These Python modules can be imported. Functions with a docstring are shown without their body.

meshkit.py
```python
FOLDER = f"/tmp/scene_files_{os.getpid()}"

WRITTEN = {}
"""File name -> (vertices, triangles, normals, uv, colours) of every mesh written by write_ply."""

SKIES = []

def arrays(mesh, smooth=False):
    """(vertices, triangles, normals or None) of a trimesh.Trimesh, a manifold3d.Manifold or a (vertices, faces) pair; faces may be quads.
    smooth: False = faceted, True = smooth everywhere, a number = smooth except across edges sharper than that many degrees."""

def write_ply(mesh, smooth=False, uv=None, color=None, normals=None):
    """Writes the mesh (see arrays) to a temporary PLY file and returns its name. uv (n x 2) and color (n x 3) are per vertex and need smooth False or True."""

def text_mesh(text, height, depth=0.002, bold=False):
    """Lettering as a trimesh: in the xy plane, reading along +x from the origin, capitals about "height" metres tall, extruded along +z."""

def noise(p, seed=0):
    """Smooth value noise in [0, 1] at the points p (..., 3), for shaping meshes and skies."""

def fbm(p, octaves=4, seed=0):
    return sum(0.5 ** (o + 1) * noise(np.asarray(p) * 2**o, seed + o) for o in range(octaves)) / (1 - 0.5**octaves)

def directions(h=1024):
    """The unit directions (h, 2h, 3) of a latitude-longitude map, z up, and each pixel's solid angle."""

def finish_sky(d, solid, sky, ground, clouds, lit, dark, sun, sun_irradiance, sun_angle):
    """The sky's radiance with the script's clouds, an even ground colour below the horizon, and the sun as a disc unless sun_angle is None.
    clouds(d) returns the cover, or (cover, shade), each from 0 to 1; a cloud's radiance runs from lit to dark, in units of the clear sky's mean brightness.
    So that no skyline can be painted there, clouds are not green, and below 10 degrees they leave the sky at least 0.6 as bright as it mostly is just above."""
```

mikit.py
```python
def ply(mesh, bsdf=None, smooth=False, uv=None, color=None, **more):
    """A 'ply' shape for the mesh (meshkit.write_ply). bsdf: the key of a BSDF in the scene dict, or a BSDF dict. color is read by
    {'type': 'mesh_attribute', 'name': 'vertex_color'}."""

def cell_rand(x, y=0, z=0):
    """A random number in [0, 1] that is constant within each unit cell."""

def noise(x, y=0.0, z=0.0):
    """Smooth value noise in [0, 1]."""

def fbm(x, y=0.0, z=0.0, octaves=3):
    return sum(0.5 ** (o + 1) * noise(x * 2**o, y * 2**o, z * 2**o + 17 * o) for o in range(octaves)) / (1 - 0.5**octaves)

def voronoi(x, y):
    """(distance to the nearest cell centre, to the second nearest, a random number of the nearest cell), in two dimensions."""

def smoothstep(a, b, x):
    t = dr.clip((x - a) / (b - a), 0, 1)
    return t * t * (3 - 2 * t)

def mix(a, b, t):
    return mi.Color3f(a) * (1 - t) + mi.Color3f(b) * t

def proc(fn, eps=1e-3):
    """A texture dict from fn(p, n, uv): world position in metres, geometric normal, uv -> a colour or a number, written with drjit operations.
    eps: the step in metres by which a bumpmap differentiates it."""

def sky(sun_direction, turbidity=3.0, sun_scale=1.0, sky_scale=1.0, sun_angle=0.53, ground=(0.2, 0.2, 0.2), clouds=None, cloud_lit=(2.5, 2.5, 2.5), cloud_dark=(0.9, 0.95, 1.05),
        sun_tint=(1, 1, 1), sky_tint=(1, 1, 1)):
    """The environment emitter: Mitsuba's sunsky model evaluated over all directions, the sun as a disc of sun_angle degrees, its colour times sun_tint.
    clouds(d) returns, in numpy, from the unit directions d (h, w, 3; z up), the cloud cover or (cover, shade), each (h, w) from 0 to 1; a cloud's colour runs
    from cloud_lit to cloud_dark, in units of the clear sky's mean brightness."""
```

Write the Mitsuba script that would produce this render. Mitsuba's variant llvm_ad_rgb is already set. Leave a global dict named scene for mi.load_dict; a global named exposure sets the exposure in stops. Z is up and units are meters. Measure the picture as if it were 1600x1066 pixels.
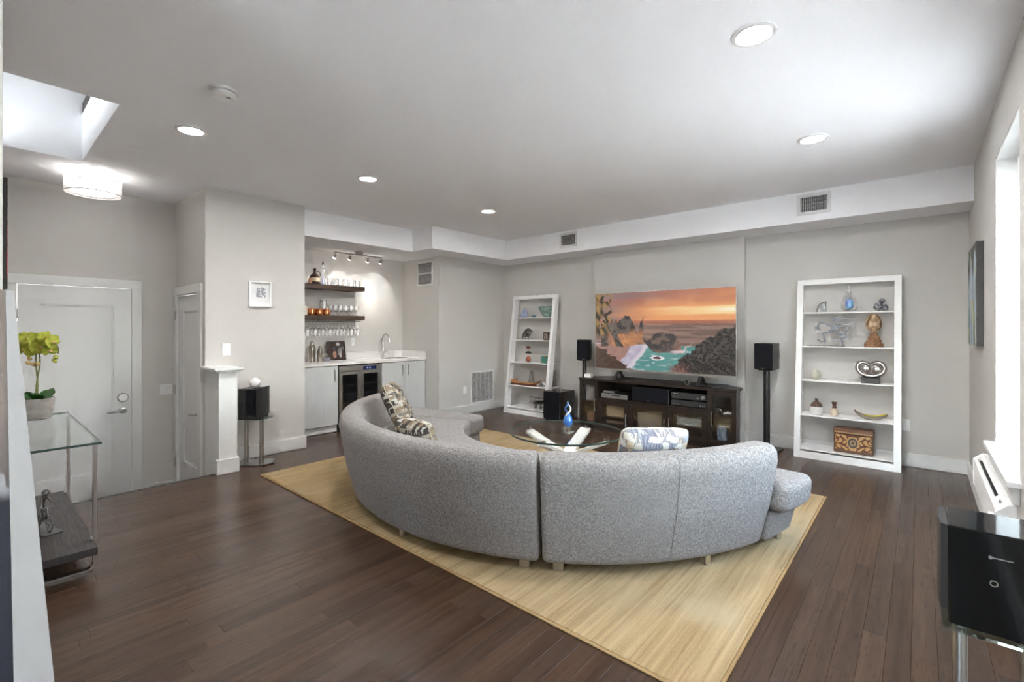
import math, random
import numpy as np, trimesh, drjit as dr, mitsuba as mi
import mikit, meshkit
from mikit import noise, fbm, voronoi, cell_rand, smoothstep, mix, proc
from shapely.geometry import Polygon, box as sbox, Point
from shapely import affinity
from trimesh.transformations import rotation_matrix as RM, translation_matrix as TM

random.seed(7)
RNG = np.random.default_rng(7)
scene, labels = {}, {}
T = mi.ScalarTransform4f
PI = math.pi

# ------------------------------------------------------------------ camera, sky, sun, large lights, exposure
YAW = math.radians(40.99)
EYE = 1.365
scene['camera'] = {'type': 'perspective', 'fov_axis': 'x', 'fov': 2 * math.degrees(math.atan(800 / 732.6)), 'near_clip': 0.02, 'far_clip': 500.0,
                   'principal_point_offset_y': (533 - 512.5) / 1066.0,
                   'to_world': T().look_at(origin=[0, 0, EYE], target=[-math.sin(YAW), math.cos(YAW), EYE], up=[0, 0, 1])}
SUN = (0.185, 0.03, 0.98)
scene['sky'] = mikit.sky(SUN, turbidity=3.0, sun_scale=12.0, sky_scale=175.0, sun_angle=2.0, ground=(0.64, 0.605, 0.55), sky_tint=(1.0, .82, .64))
DOWNLIGHT = 580.0          # radiance of the recessed lamps
DRUM = 2.6
BULB = 60.0
SPOT = 2.6
UPSTAIRS = 1.4
exposure = 0.14


# ------------------------------------------------------------------ helpers: colours, meshes, entries
def S(r, g, b):
    return [((c / 255) / 12.92 if c / 255 <= 0.04045 else ((c / 255 + 0.055) / 1.055) ** 2.4) for c in (r, g, b)]


def rgb(c):
    return {'type': 'rgb', 'value': [float(x) for x in c]}


def mat(name, d):
    scene['m_' + name] = d
    return 'm_' + name


def plain(name, c, rough=0.6, spec=0.3, metal=0.0, **more):
    return mat(name, {'type': 'twosided', 'b': {'type': 'principled', 'base_color': c if isinstance(c, dict) else rgb(c), 'roughness': rough, 'specular': spec, 'metallic': metal, **more}})


def matte(name, c):
    return mat(name, {'type': 'twosided', 'b': {'type': 'diffuse', 'reflectance': c if isinstance(c, dict) else rgb(c)}})


def box(x0, x1, y0, y1, z0, z1, bev=0.0):
    lo, hi = np.array([min(x0, x1), min(y0, y1), min(z0, z1)]), np.array([max(x0, x1), max(y0, y1), max(z0, z1)])
    if bev <= 0:
        return trimesh.creation.box(bounds=[lo, hi])
    bev = min(bev, 0.49 * (hi - lo).min())
    c = np.array([[a, b, d] for a in (0, 1) for b in (0, 1) for d in (0, 1)], float)
    pts = []
    for k in range(3):
        ins = np.full(3, bev); ins[k] = 0
        pts.append(lo + ins + c * (hi - lo - 2 * ins))
    return trimesh.convex.convex_hull(np.vstack(pts))


def cat(*ms):
    out = []
    for m in ms:
        out += list(m) if isinstance(m, (list, tuple)) else [m]
    return trimesh.util.concatenate(out)


def lathe(profile, n=24, at=(0, 0, 0), closed=False):
    p = np.array(profile, float)
    if closed:
        p = np.vstack([p, p[:1]])
    a = np.arange(n) * 2 * PI / n
    v = np.stack([p[:, None, 0] * np.cos(a), p[:, None, 0] * np.sin(a), np.broadcast_to(p[:, None, 1], (len(p), n))], -1).reshape(-1, 3)
    i, j = np.meshgrid(np.arange(len(p) - 1), np.arange(n), indexing='ij')
    q = np.stack([i * n + j, i * n + (j + 1) % n, (i + 1) * n + (j + 1) % n, (i + 1) * n + j], -1).reshape(-1, 4)
    f = np.vstack([q[:, [0, 1, 2]], q[:, [0, 2, 3]]])
    m = trimesh.Trimesh(v + np.array(at), f, process=False)
    m.merge_vertices()
    m.update_faces(m.nondegenerate_faces())
    m.remove_unreferenced_vertices()
    if m.volume < 0: m.invert()
    return m


def tube(points, r, n=8, caps=True):
    p = np.asarray(points, float)
    t = np.gradient(p, axis=0)
    t /= np.linalg.norm(t, axis=1, keepdims=True) + 1e-12
    a0 = np.array([0, 0, 1.0]) if abs(t[0][2]) < 0.9 else np.array([1.0, 0, 0])
    A = []
    a = np.cross(t[0], a0)
    for k in range(len(p)):
        a = a - t[k] * (a @ t[k]); a /= np.linalg.norm(a) + 1e-12
        A.append(a)
    A = np.array(A); B = np.cross(t, A)
    g = np.arange(n) * 2 * PI / n
    r = np.broadcast_to(r, (len(p),))[:, None, None]
    v = (p[:, None] + r * (np.cos(g)[None, :, None] * A[:, None] + np.sin(g)[None, :, None] * B[:, None])).reshape(-1, 3)
    i, j = np.meshgrid(np.arange(len(p) - 1), np.arange(n), indexing='ij')
    q = np.stack([i * n + j, i * n + (j + 1) % n, (i + 1) * n + (j + 1) % n, (i + 1) * n + j], -1).reshape(-1, 4)
    f = [*q[:, [0, 1, 2]], *q[:, [0, 2, 3]]]
    if caps:
        k = len(v); v = np.vstack([v, p[:1], p[-1:]]); e = (len(p) - 1) * n
        for j in range(n):
            f.append([k, (j + 1) % n, j]); f.append([k + 1, e + j, e + (j + 1) % n])
    m = trimesh.Trimesh(v, np.array(f), process=False)
    m.fix_normals()
    return m


def spline(pts, n=24):
    from scipy.interpolate import CubicSpline
    p = np.array(pts, float)
    d = np.r_[0, np.cumsum(np.linalg.norm(np.diff(p, axis=0), axis=1))]
    return CubicSpline(d, p)(np.linspace(0, d[-1], n))


def prism(poly, d):
    """A 2-D polygon extruded by d along +z."""
    if hasattr(poly, 'geoms'):
        return cat([prism(g, d) for g in poly.geoms])
    if not isinstance(poly, Polygon):
        poly = Polygon(poly)
    return trimesh.creation.extrude_polygon(poly, d, engine='earcut')


AX = {'x': np.array([[0, 0, 1, 0], [1, 0, 0, 0], [0, 1, 0, 0], [0, 0, 0, 1.0]]),       # (u, v, w) -> (w, u, v)
      'y': np.array([[1, 0, 0, 0], [0, 0, 1, 0], [0, 1, 0, 0], [0, 0, 0, 1.0]])}       # (u, v, w) -> (u, w, v)


def slab(poly, axis, c0, c1):
    """A polygon in the plane across the axis ('x': yz, 'y': xz, 'z': xy), from c0 to c1 along it."""
    m = prism(poly, abs(c1 - c0))
    m.apply_transform(TM([0, 0, min(c0, c1)]))
    if axis != 'z':
        m.apply_transform(AX[axis]); m.fix_normals()
    return m


def mv(m, x=0, y=0, z=0, rz=0.0, rx=0.0, ry=0.0, s=None):
    m = m.copy()
    if s is not None:
        m.apply_scale(s)
    if rx: m.apply_transform(RM(rx, [1, 0, 0]))
    if ry: m.apply_transform(RM(ry, [0, 1, 0]))
    if rz: m.apply_transform(RM(rz, [0, 0, 1]))
    m.apply_translation([x, y, z])
    return m


def cyl(x, y, z0, z1, r, n=20, bev=0.0):
    b = min(bev, r * .5, abs(z1 - z0) * .4)
    pr = [(0, z0), (r - b, z0), (r, z0 + b), (r, z1 - b), (r - b, z1), (0, z1)] if b else [(0, z0), (r, z0), (r, z1), (0, z1)]
    return lathe(pr, n, (x, y, 0))


def key_for(name):
    if name not in scene and name not in labels and not any(k.startswith(name + '__') for k in scene):
        return name
    i = 1
    while f'{name}_{i:03d}' in scene or f'{name}_{i:03d}' in labels or any(k.startswith(f'{name}_{i:03d}__') for k in scene):
        i += 1
    return f'{name}_{i:03d}'


_count = {}


def part_key(parent, name):
    k = f'{parent}__{name}'
    if k not in scene:
        return k
    i = _count.get(k, 0) + 1
    while f'{k}_{i:03d}' in scene:
        i += 1
    _count[k] = i
    return f'{k}_{i:03d}'


def thing(name, label, category, group=None):
    k = key_for(name)
    labels[k] = {'label': label, 'category': category}
    if group: labels[k]['group'] = group
    return k


def put(k, mesh, m, smooth=30, label=None, **more):
    scene[k] = mesh if isinstance(mesh, dict) else mikit.ply(mesh, m, smooth=smooth, **more)
    if label: labels.setdefault(k, {})['label'] = label
    return k


def part(parent, name, mesh, m=None, smooth=30, label=None, **more):
    return put(part_key(parent, name), mesh, m, smooth, label, **more)


def one(name, mesh, m, label, category, group=None, smooth=30, **more):
    k = thing(name, label, category, group)
    return put(k, mesh, m, smooth, **more)


def struct(name, mesh, m, label, smooth=False, category=None):
    k = key_for(name)
    labels[k] = {'label': label, 'kind': 'structure', 'category': category or name.split('_')[0]}
    return put(k, mesh, m, smooth)


def at(d, x=0, y=0, z=0, rz=0.0, s=1.0):
    """The same ply dict at another place."""
    return {**d, 'to_world': T().translate([x, y, z]).rotate([0, 0, 1], math.degrees(rz)).scale(s)}


def emit(c):
    return {'type': 'area', 'radiance': rgb(c) if not isinstance(c, dict) else c}


# ------------------------------------------------------------------ materials
WALL = matte('wall', (.575, .556, .532))
CEIL = matte('ceiling', (.88, .88, .90))
TRIM = plain('trim', (.68, .68, .668), .45, .35)
DOORW = plain('door_white', (.66, .66, .655), .45, .35)
WHITE = plain('white_lacquer', (.82, .82, .82), .35, .4)
PLASTIC = plain('white_plastic', (.80, .80, .80), .4, .4)
BLACK = plain('black_satin', (.012, .011, .011), .35, .4)
GLOSSB = plain('black_gloss', (.004, .004, .004), .05, .22)
CLOTHB = matte('black_cloth', (.010, .010, .012))
CHROME = plain('chrome', (.75, .74, .73), .12, .5, 1.0)
STEEL = plain('brushed_steel', (.50, .48, .45), .32, .5, 1.0)
NICKEL = plain('nickel', (.42, .40, .38), .3, .5, 1.0)
DARKM = plain('dark_metal', (.10, .095, .09), .35, .5, .8)
GLASS = mat('glass', {'type': 'dielectric', 'int_ior': 1.5, 'ext_ior': 1.0})
GLASSM = mat('thin_glass', {'type': 'mask', 'opacity': .15, 'b': {'type': 'twosided', 'b': {'type': 'roughconductor', 'material': 'none', 'alpha': .12}}})
TABLEG = mat('table_glass', {'type': 'mask', 'opacity': .16, 'b': {'type': 'twosided', 'b': {'type': 'roughconductor', 'material': 'none', 'alpha': .01, 'specular_reflectance': rgb((.88, .96, .93))}}})
GREENE = plain('glass_edge', (.018, .036, .030), .12, .4)
GREENG = mat('green_glass', {'type': 'dielectric', 'int_ior': 1.5, 'specular_transmittance': rgb((.86, .93, .90))})
PANE = mat('pane', {'type': 'mask', 'opacity': 0.08, 'b': {'type': 'twosided', 'b': {'type': 'roughconductor', 'material': 'none', 'alpha': 0.02}}})
ESPRESSO = plain('espresso_wood', proc(lambda p, n, uv: mix((.010, .0065, .005), (.020, .013, .010), fbm(p.x * 9 + p.y * 9, p.y * 20, p.z * 60))), .28, .4)


def floor_fn(p, n, uv):
    w = 0.083
    i = dr.floor((p.x + 6.5) / w)
    fr = i * 0.618 - dr.floor(i * 0.618)
    L = 0.85 + 0.7 * fr
    f2 = i * 0.377 - dr.floor(i * 0.377)
    j = dr.floor((p.y + 4.0) / L + f2)
    r = cell_rand(i, j, 3)
    r2 = cell_rand(i, j, 7)
    g = fbm(p.x * 55 + r * 40, p.y * 2.6 + r2 * 30, r * 9, octaves=4)
    ring = noise(p.x * 26 + 2.2 * noise(p.x * 9, p.y * 1.6, r * 17), p.y * 1.1, r * 31)
    pore = noise(p.x * 420, p.y * 16, r * 5)
    t = dr.clip(0.16 + 0.26 * r + 0.60 * (g - 0.35) + 0.30 * (ring - .5), 0, 1)
    c = mix((.019, .0098, .0058), (.074, .038, .021), t)
    c = mix(c, mi.Color3f(.052, .035, .026), .35 * r2)
    return c * (1 - .35 * smoothstep(.62, .9, pore))


FLOOR = plain('floor_oak', proc(floor_fn), .27, .38)
DARKSUB = matte('floor_joint', (.014, .009, .007))


def sofa_fn(p, n, uv):
    a = noise(p.x * 200, p.y * 200, p.z * 120)
    b = noise(p.x * 260 + 9, p.y * 260, p.z * 70)
    c = noise(p.x * 110, p.y * 110, p.z * 300)
    d = noise(p.x * 420, p.y * 420, p.z * 420)
    t = dr.clip(.5 + .9 * (a - .5) + .8 * (b - .5) + .6 * (c - .5) + .4 * (d - .5), 0, 1)
    return mix((.118, .109, .103), (.275, .258, .247), t)


SOFA = mat('sofa_fabric', {'type': 'twosided', 'b': {'type': 'principled', 'base_color': proc(sofa_fn), 'roughness': .9, 'specular': .1, 'sheen': .35}})


def rug_fn(p, n, uv):
    s1 = noise(p.x * 75, p.y * 2.2)
    s2 = noise(p.x * 190, p.y * 5.0, 3)
    s3 = fbm(p.x * 18, p.y * .9, 5)
    k = fbm(p.x * 2.6, p.y * 2.6, 9)
    f = noise(p.x * 420, p.y * 300, 2)
    t = dr.clip(.5 + .55 * (s1 - .5) + .4 * (s2 - .5) + .5 * (s3 - .5) + .35 * (f - .5), 0, 1)
    c = mix((.235, .158, .078), (.41, .31, .18), t)
    return mix(c, mi.Color3f(.42, .35, .235), smoothstep(.42, .75, k) * .5)


RUG = matte('rug_wool', proc(rug_fn))
EDGE = matte('rug_binding', (.30, .20, .10))


def cabinet_fn(p, n, uv):
    g = fbm(p.x * 160, p.y * 160, p.z * 3.0)
    return mix((.50, .505, .505), (.58, .585, .585), g)


CABINET = plain('cabinet_laminate', proc(cabinet_fn), .5, .3)


def quartz_fn(p, n, uv):
    v = fbm(p.x * 6 + 2 * fbm(p.x * 4, p.y * 4, p.z * 4), p.y * 6, p.z * 6)
    return mix((.80, .785, .77), (.62, .59, .57), smoothstep(.57, .66, v) * .6)


QUARTZ = plain('quartz', proc(quartz_fn), .2, .5)


def pillow_fn(seed):
    def fn(p, n, uv):
        u, v = uv.x * 10.0 + seed, uv.y * 11.0
        w = noise(u * 1.2, v * 1.2, seed) * .7
        cx, cy = dr.floor(u + w), dr.floor(v + w * .7)
        r, q = cell_rand(cx, cy, 5), cell_rand(cx, cy, 8)
        fu, fv = (u + w) - cx, (v + w * .7) - cy
        line = smoothstep(.10, .04, dr.minimum(fu, fv))
        sub = smoothstep(.45, .5, noise(u * 6 + q * 9, v * 2 + r * 3, seed)) * dr.select(q > .45, 1.0, 0.0)
        c = mix((.48, .45, .38), (.60, .59, .57), cell_rand(cx, cy, 2))
        c = mix(c, mi.Color3f(.17, .18, .22), dr.select(r < .30, .85, 0.0))
        c = mix(c, mi.Color3f(.43, .33, .20), dr.select((r > .30) & (r < .42), .8, 0.0))
        c = mix(c, mi.Color3f(.10, .10, .13), sub * .75)
        return mix(c, mi.Color3f(.09, .09, .12), line * .7)
    return fn


PILLOW = matte('pillow_print', proc(pillow_fn(3.0)))


def pillow_dark_fn(p, n, uv):
    u, v = uv.x * 11.0 + 17.0, uv.y * 17.0
    cx, cy = dr.floor(u), dr.floor(v + .5 * cell_rand(dr.floor(u), 4))
    r, q = cell_rand(cx, cy, 5), cell_rand(cx, cy, 8)
    c = mix((.055, .048, .044), (.42, .38, .32), smoothstep(.45, .85, r))
    c = mix(c, mi.Color3f(.24, .18, .12), dr.select(q > .75, .8, 0.0))
    st = smoothstep(.5, .56, noise(u * 4 + q * 7, v * 1.5, 3)) * dr.select(q < .5, 1.0, 0.0)
    c = mix(c, mi.Color3f(.58, .56, .51), st * .8)
    return c * (.75 + .5 * noise(uv.x * 160, uv.y * 160))


PILLOWD = matte('pillow_weave', proc(pillow_dark_fn))
PIPING = matte('pillow_piping', (.50, .44, .34))


# ------------------------------------------------------------------ the room: floor
struct('floor_base', cat(box(-4.94, .36, -2.9, 6.1, -.2, -.013), box(-5.28, -4.94, 1.655, 6.1, -.2, -.013), box(-6.0, -5.28, 2.48, 4.6, -.2, -.013), box(-5.46, -5.28, 4.6, 6.1, -.2, -.013)), DARKSUB,
       'dark subfloor under the oak planks, seen only in the joints', category='floor')
labels['floor'] = {'label': 'dark brown oak strip floor of the living room', 'kind': 'structure', 'category': 'floor'}


def y_range(xa, xb):
    if xa < -5.46: return 2.485, 4.595
    if xa < -5.28: return 2.485, 6.055
    if xa < -4.94: return 1.655, 6.055
    return -2.79, 6.055


def project(x, y, z=0.0):
    d = -math.sin(YAW) * x + math.cos(YAW) * y
    return (800 + 732.6 * (math.cos(YAW) * x + math.sin(YAW) * y) / max(d, .01), 512.5 + 732.6 * (EYE - z) / max(d, .01), d)


PW, planks = 0.083, []
for i in range(0, 83):
    xa, xb = -6.5 + i * PW, -6.5 + (i + 1) * PW
    if xb < -5.76 or xa > .34: continue
    ya, yb = y_range(xa + .0, xb)
    L = 0.85 + 0.7 * ((i * .618) % 1.0)
    f2 = (i * .377) % 1.0
    j0 = math.floor((ya + 4) / L + f2)
    for j in range(j0, j0 + 14):
        a, b = (j - f2) * L - 4.0, (j + 1 - f2) * L - 4.0
        a, b = max(a, ya), min(b, yb)
        if b - a < .03: continue
        x0, x1 = max(xa, -5.76), min(xb, .345)
        e, g = .0004, .0006
        z = -.0002 * RNG.random()
        lo = np.array([[x0 + e, a + e], [x1 - e, a + e], [x1 - e, b - e], [x0 + e, b - e]])
        hi = np.array([[x0 + e + g, a + e + g], [x1 - e - g, a + e + g], [x1 - e - g, b - e - g], [x0 + e + g, b - e - g]])
        v = np.vstack([np.c_[lo, np.full(4, -.012)], np.c_[lo, np.full(4, z - g)], np.c_[hi, np.full(4, z)]])
        f = []
        for k in range(4):
            n_ = (k + 1) % 4
            f += [[k, n_, 4 + n_], [k, 4 + n_, 4 + k], [4 + k, 4 + n_, 8 + n_], [4 + k, 8 + n_, 8 + k]]
        f += [[8, 9, 10], [8, 10, 11]]
        px, py, d = project((x0 + x1) / 2, (a + b) / 2)
        seen = d > .2 and -200 < px < 1800 and py < 1500
        planks.append((-(1 / d ** 3) if seen else 1.0, trimesh.Trimesh(v, np.array(f), process=False)))
planks.sort(key=lambda q: q[0])
for q in planks[:298]:
    part('floor', 'plank', q[1], FLOOR, smooth=False)
rest = part('floor', 'far_planks', cat([q[1] for q in planks[298:]]), FLOOR, smooth=False)
labels[rest] = {'label': 'remaining oak planks of the floor', 'kind': 'stuff'}

# entry floor, three steps lower, and the nosing and riser at the edge of the main floor
struct('floor_entry', box(-6.30, -4.96, .12, 1.50, -.60, -.46), FLOOR, 'lower dark wood floor of the entry in front of the front door', category='floor')
struct('trim_1', cat(box(-4.985, -4.9405, .145, 1.49, -.022, 0.0, .006), box(-4.962, -4.945, .145, 1.49, -.46, -.022)), ESPRESSO, 'dark nosing and riser where the living room floor drops to the entry', category='step')

# ------------------------------------------------------------------ ceiling, walls, soffits
HOLE = sbox(-5.25, -.9, -3.74, .597)
struct('ceiling', slab(sbox(-6.5, -3.0, .60, 6.25).difference(HOLE), 'z', 2.75, 2.95), CEIL, 'white flat ceiling with recessed lights and a stair opening')
struct('wall_back', box(-5.6, .60, 6.06, 6.25, -.2, 2.75), WALL, 'warm grey back wall behind the television and the bookcases', category='wall')
struct('wall_chimney', box(-3.60, -1.56, 5.98, 6.06, 0, 2.443), WALL, 'shallow projecting wall section behind the television', category='wall')
struct('wall_left', cat(slab(sbox(-6.52, -.2, -5.456, 2.75).difference(sbox(-5.946, 2.042, -5.612, 2.370)), 'y', 4.60, 4.82), slab(sbox(4.82, -.2, 6.06, 2.75).difference(sbox(5.284, .1605, 5.778, .633)), 'x', -5.706, -5.456), box(-6.52, -5.706, 4.82, 6.06, -.2, 2.75)), WALL, 'grey wall with the return air grille beside the bar niche', category='wall')
struct('wall_niche', box(-6.55, -6.36, 2.40, 4.60, -.2, 2.75), WALL, 'pale back wall of the bar niche', category='wall')
COLX0, COLX1 = -6.29, -5.28
closet_hole = sbox(-6.20, -.47, -5.44, 1.722)
struct('wall_column', cat(slab(sbox(COLX0, -.6, COLX1, 2.75).difference(closet_hole), 'y', 1.495, 1.60), box(-5.40, COLX1, 1.60, 2.48, -.2, 2.75), box(-6.52, -5.40, 2.40, 2.48, -.2, 2.75)), WALL,
       'grey wall block between the entry and the bar, with a small framed print', category='wall')
struct('wall_entry', slab(sbox(.0, -.6, 1.60, 2.75).difference(sbox(.262, -.47, 1.108, 1.782)), 'x', -6.45, -6.29), WALL, 'grey entry wall around the front door', category='wall')
struct('wall_entry_side', box(-6.29, -4.94, -.0, .14, -.6, 2.75), WALL, 'side wall of the entry that carries the narrow dark painting', category='wall')
struct('wall_stair', box(-4.94, -2.06, -.09, .03, -.2, 2.75), WALL, 'wall behind the glass console table', category='wall')
struct('trim_2', box(-2.06, -2.0, -.12, .0575, 0, 2.75, .004), TRIM, 'white vertical trim at the near end of the stair wall', category='trim')
struct('wall_stair_end', box(-2.16, -2.06, -2.8, -.09, -.2, 2.75), WALL, 'wall to the side of the camera', category='wall')
rear = sbox(-2.2, -.2, .6, 2.75).difference(sbox(-1.55, .55, .12, 2.25))
struct('wall_rear', slab(rear, 'y', -2.95, -2.8), WALL, 'wall behind the camera with an added window for fill light', category='wall')
rw = sbox(-3.0, -.2, 6.25, 2.75).difference(sbox(3.18, .64, 4.10, 2.40)).difference(sbox(1.90, .64, 2.60, 2.08))
struct('wall_right', slab(rw, 'x', .35, .72), WALL, 'warm grey window wall on the right', category='wall')
# soffits
VENTS = [sbox(-3.885, 2.545, -3.650, 2.691), sbox(-.920, 2.545, -.690, 2.691)]
struct('soffit_back', cat(slab(sbox(-4.973, 2.444, .35, 2.75).difference(VENTS[0]).difference(VENTS[1]), 'y', 5.565, 5.82), box(-4.973, .35, 5.82, 6.06, 2.444, 2.75)), CEIL, 'white duct soffit along the back wall with two air vents', category='soffit')
struct('soffit_side', cat(box(-5.456, -4.973, 4.078, 6.06, 2.444, 2.75), box(-6.36, -5.456, 4.078, 4.60, 2.444, 2.75)), CEIL, 'white soffit box over the return grille wall', category='soffit')
struct('soffit_bar', box(-6.36, -5.41, 2.48, 4.078, 2.444, 2.75), CEIL, 'white lowered ceiling over the bar niche', category='soffit')
# stairwell above the opening
struct('wall_stairwell', cat(box(-5.35, -5.25, -1.0, .70, 2.95, 4.6), box(-5.25, -3.64, .597, .70, 2.95, 3.14), box(-3.74, -3.64, -1.0, .597, 2.95, 3.24), box(-5.25, -3.74, -1.0, -.9, 2.95, 3.24)), CEIL,
       'white sides of the stair opening in the ceiling', category='wall')
struct('wall_upstairs', cat(box(-6.6, -2.4, -2.2, -2.1, 2.95, 5.6), box(-6.6, -2.4, 1.9, 2.0, 2.95, 5.6), box(-6.6, -6.5, -2.1, 1.9, 2.95, 5.6), box(-2.5, -2.4, -2.1, 1.9, 2.95, 5.6)), WALL, 'upper storey walls above the stair opening', category='wall')
struct('ceiling_upstairs', box(-6.6, -2.4, -2.2, 2.0, 5.6, 5.7), CEIL, 'upper storey ceiling above the stair opening', category='ceiling')
struct('floor_upstairs', slab(sbox(-6.5, -2.1, -2.5, 1.9).difference(sbox(-5.35, -1.0, -3.60, .70)), 'z', 3.04, 3.14), CEIL, 'upper storey floor around the stair opening', category='floor')
k = thing('stair_railing', 'dark wood cap and thin steel rods of the upstairs railing above the ceiling opening', 'railing')
part(k, 'cap', box(-5.249, -3.60, .599, .69, 3.1405, 3.235, .006), ESPRESSO)
for x in (-5.22, -4.9, -4.5, -4.1, -3.7):
    part(k, 'rod', cyl(x, .645, 3.235, 4.15, .006, 8), STEEL)
part(k, 'handrail', box(-5.249, -3.60, .62, .67, 4.15, 4.19, .005), ESPRESSO)

# half wall with its cap and base
struct('half_wall', cat(box(-5.28, -4.90, 1.497, 1.653, 0, .945), box(-5.28, -4.945, 1.497, 1.653, -.6, 0)), TRIM, 'white half wall post between the entry and the living room', category='half wall')
struct('trim_3', cat(box(-5.28, -4.875, 1.472, 1.678, .945, .965, .004), box(-5.28, -4.855, 1.452, 1.698, .965, .99, .005)), TRIM, 'white moulded cap on the half wall', category='trim')
struct('trim_4', cat(box(-5.26, -4.882, 1.653, 1.669, 0, .14, .004), box(-4.90, -4.882, 1.479, 1.669, 0, .14, .004), box(-4.94, -4.90, 1.479, 1.497, 0, .14, .004)), TRIM, 'white plinth block at the foot of the half wall', category='trim')

# baseboards
BH, BT = .135, .016
struct('baseboard_back', cat(box(-5.44, -3.60, 6.06 - BT, 6.06, 0, BH, .004), box(-1.56, .35, 6.06 - BT, 6.06, 0, BH, .004)), TRIM, 'white baseboard along the back wall', category='baseboard')
struct('baseboard_chimney', cat(box(-3.60 - BT, -1.56 + BT, 5.98 - BT, 5.98, 0, BH, .004), box(-1.56, -1.56 + BT, 5.98, 6.04, 0, BH), box(-3.60 - BT, -3.60, 5.98, 6.04, 0, BH)), TRIM, 'white baseboard round the projecting wall behind the television', category='baseboard')
struct('baseboard_left', box(-5.456, -5.456 + BT, 4.60, 6.06, 0, BH, .004), TRIM, 'white baseboard under the return air grille', category='baseboard')
struct('baseboard_right', box(.35 - BT, .35, -2.8, 6.06 - BT, 0, BH, .004), TRIM, 'white baseboard below the window wall', category='baseboard')
struct('baseboard_column', cat(box(COLX1, COLX1 + BT, 1.67, 2.48 + BT, 0, BH, .004), box(-5.74, COLX1, 2.48, 2.48 + BT, 0, BH, .004)), TRIM, 'white baseboard below the framed print', category='baseboard')
struct('baseboard_entry', cat(box(-6.29, -6.29 + BT, 1.19, 1.495, -.46, -.325, .004), box(-5.34, -4.97, 1.481, 1.495, -.46, -.325, .004)), TRIM, 'white baseboard of the sunken entry', category='baseboard')

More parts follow.
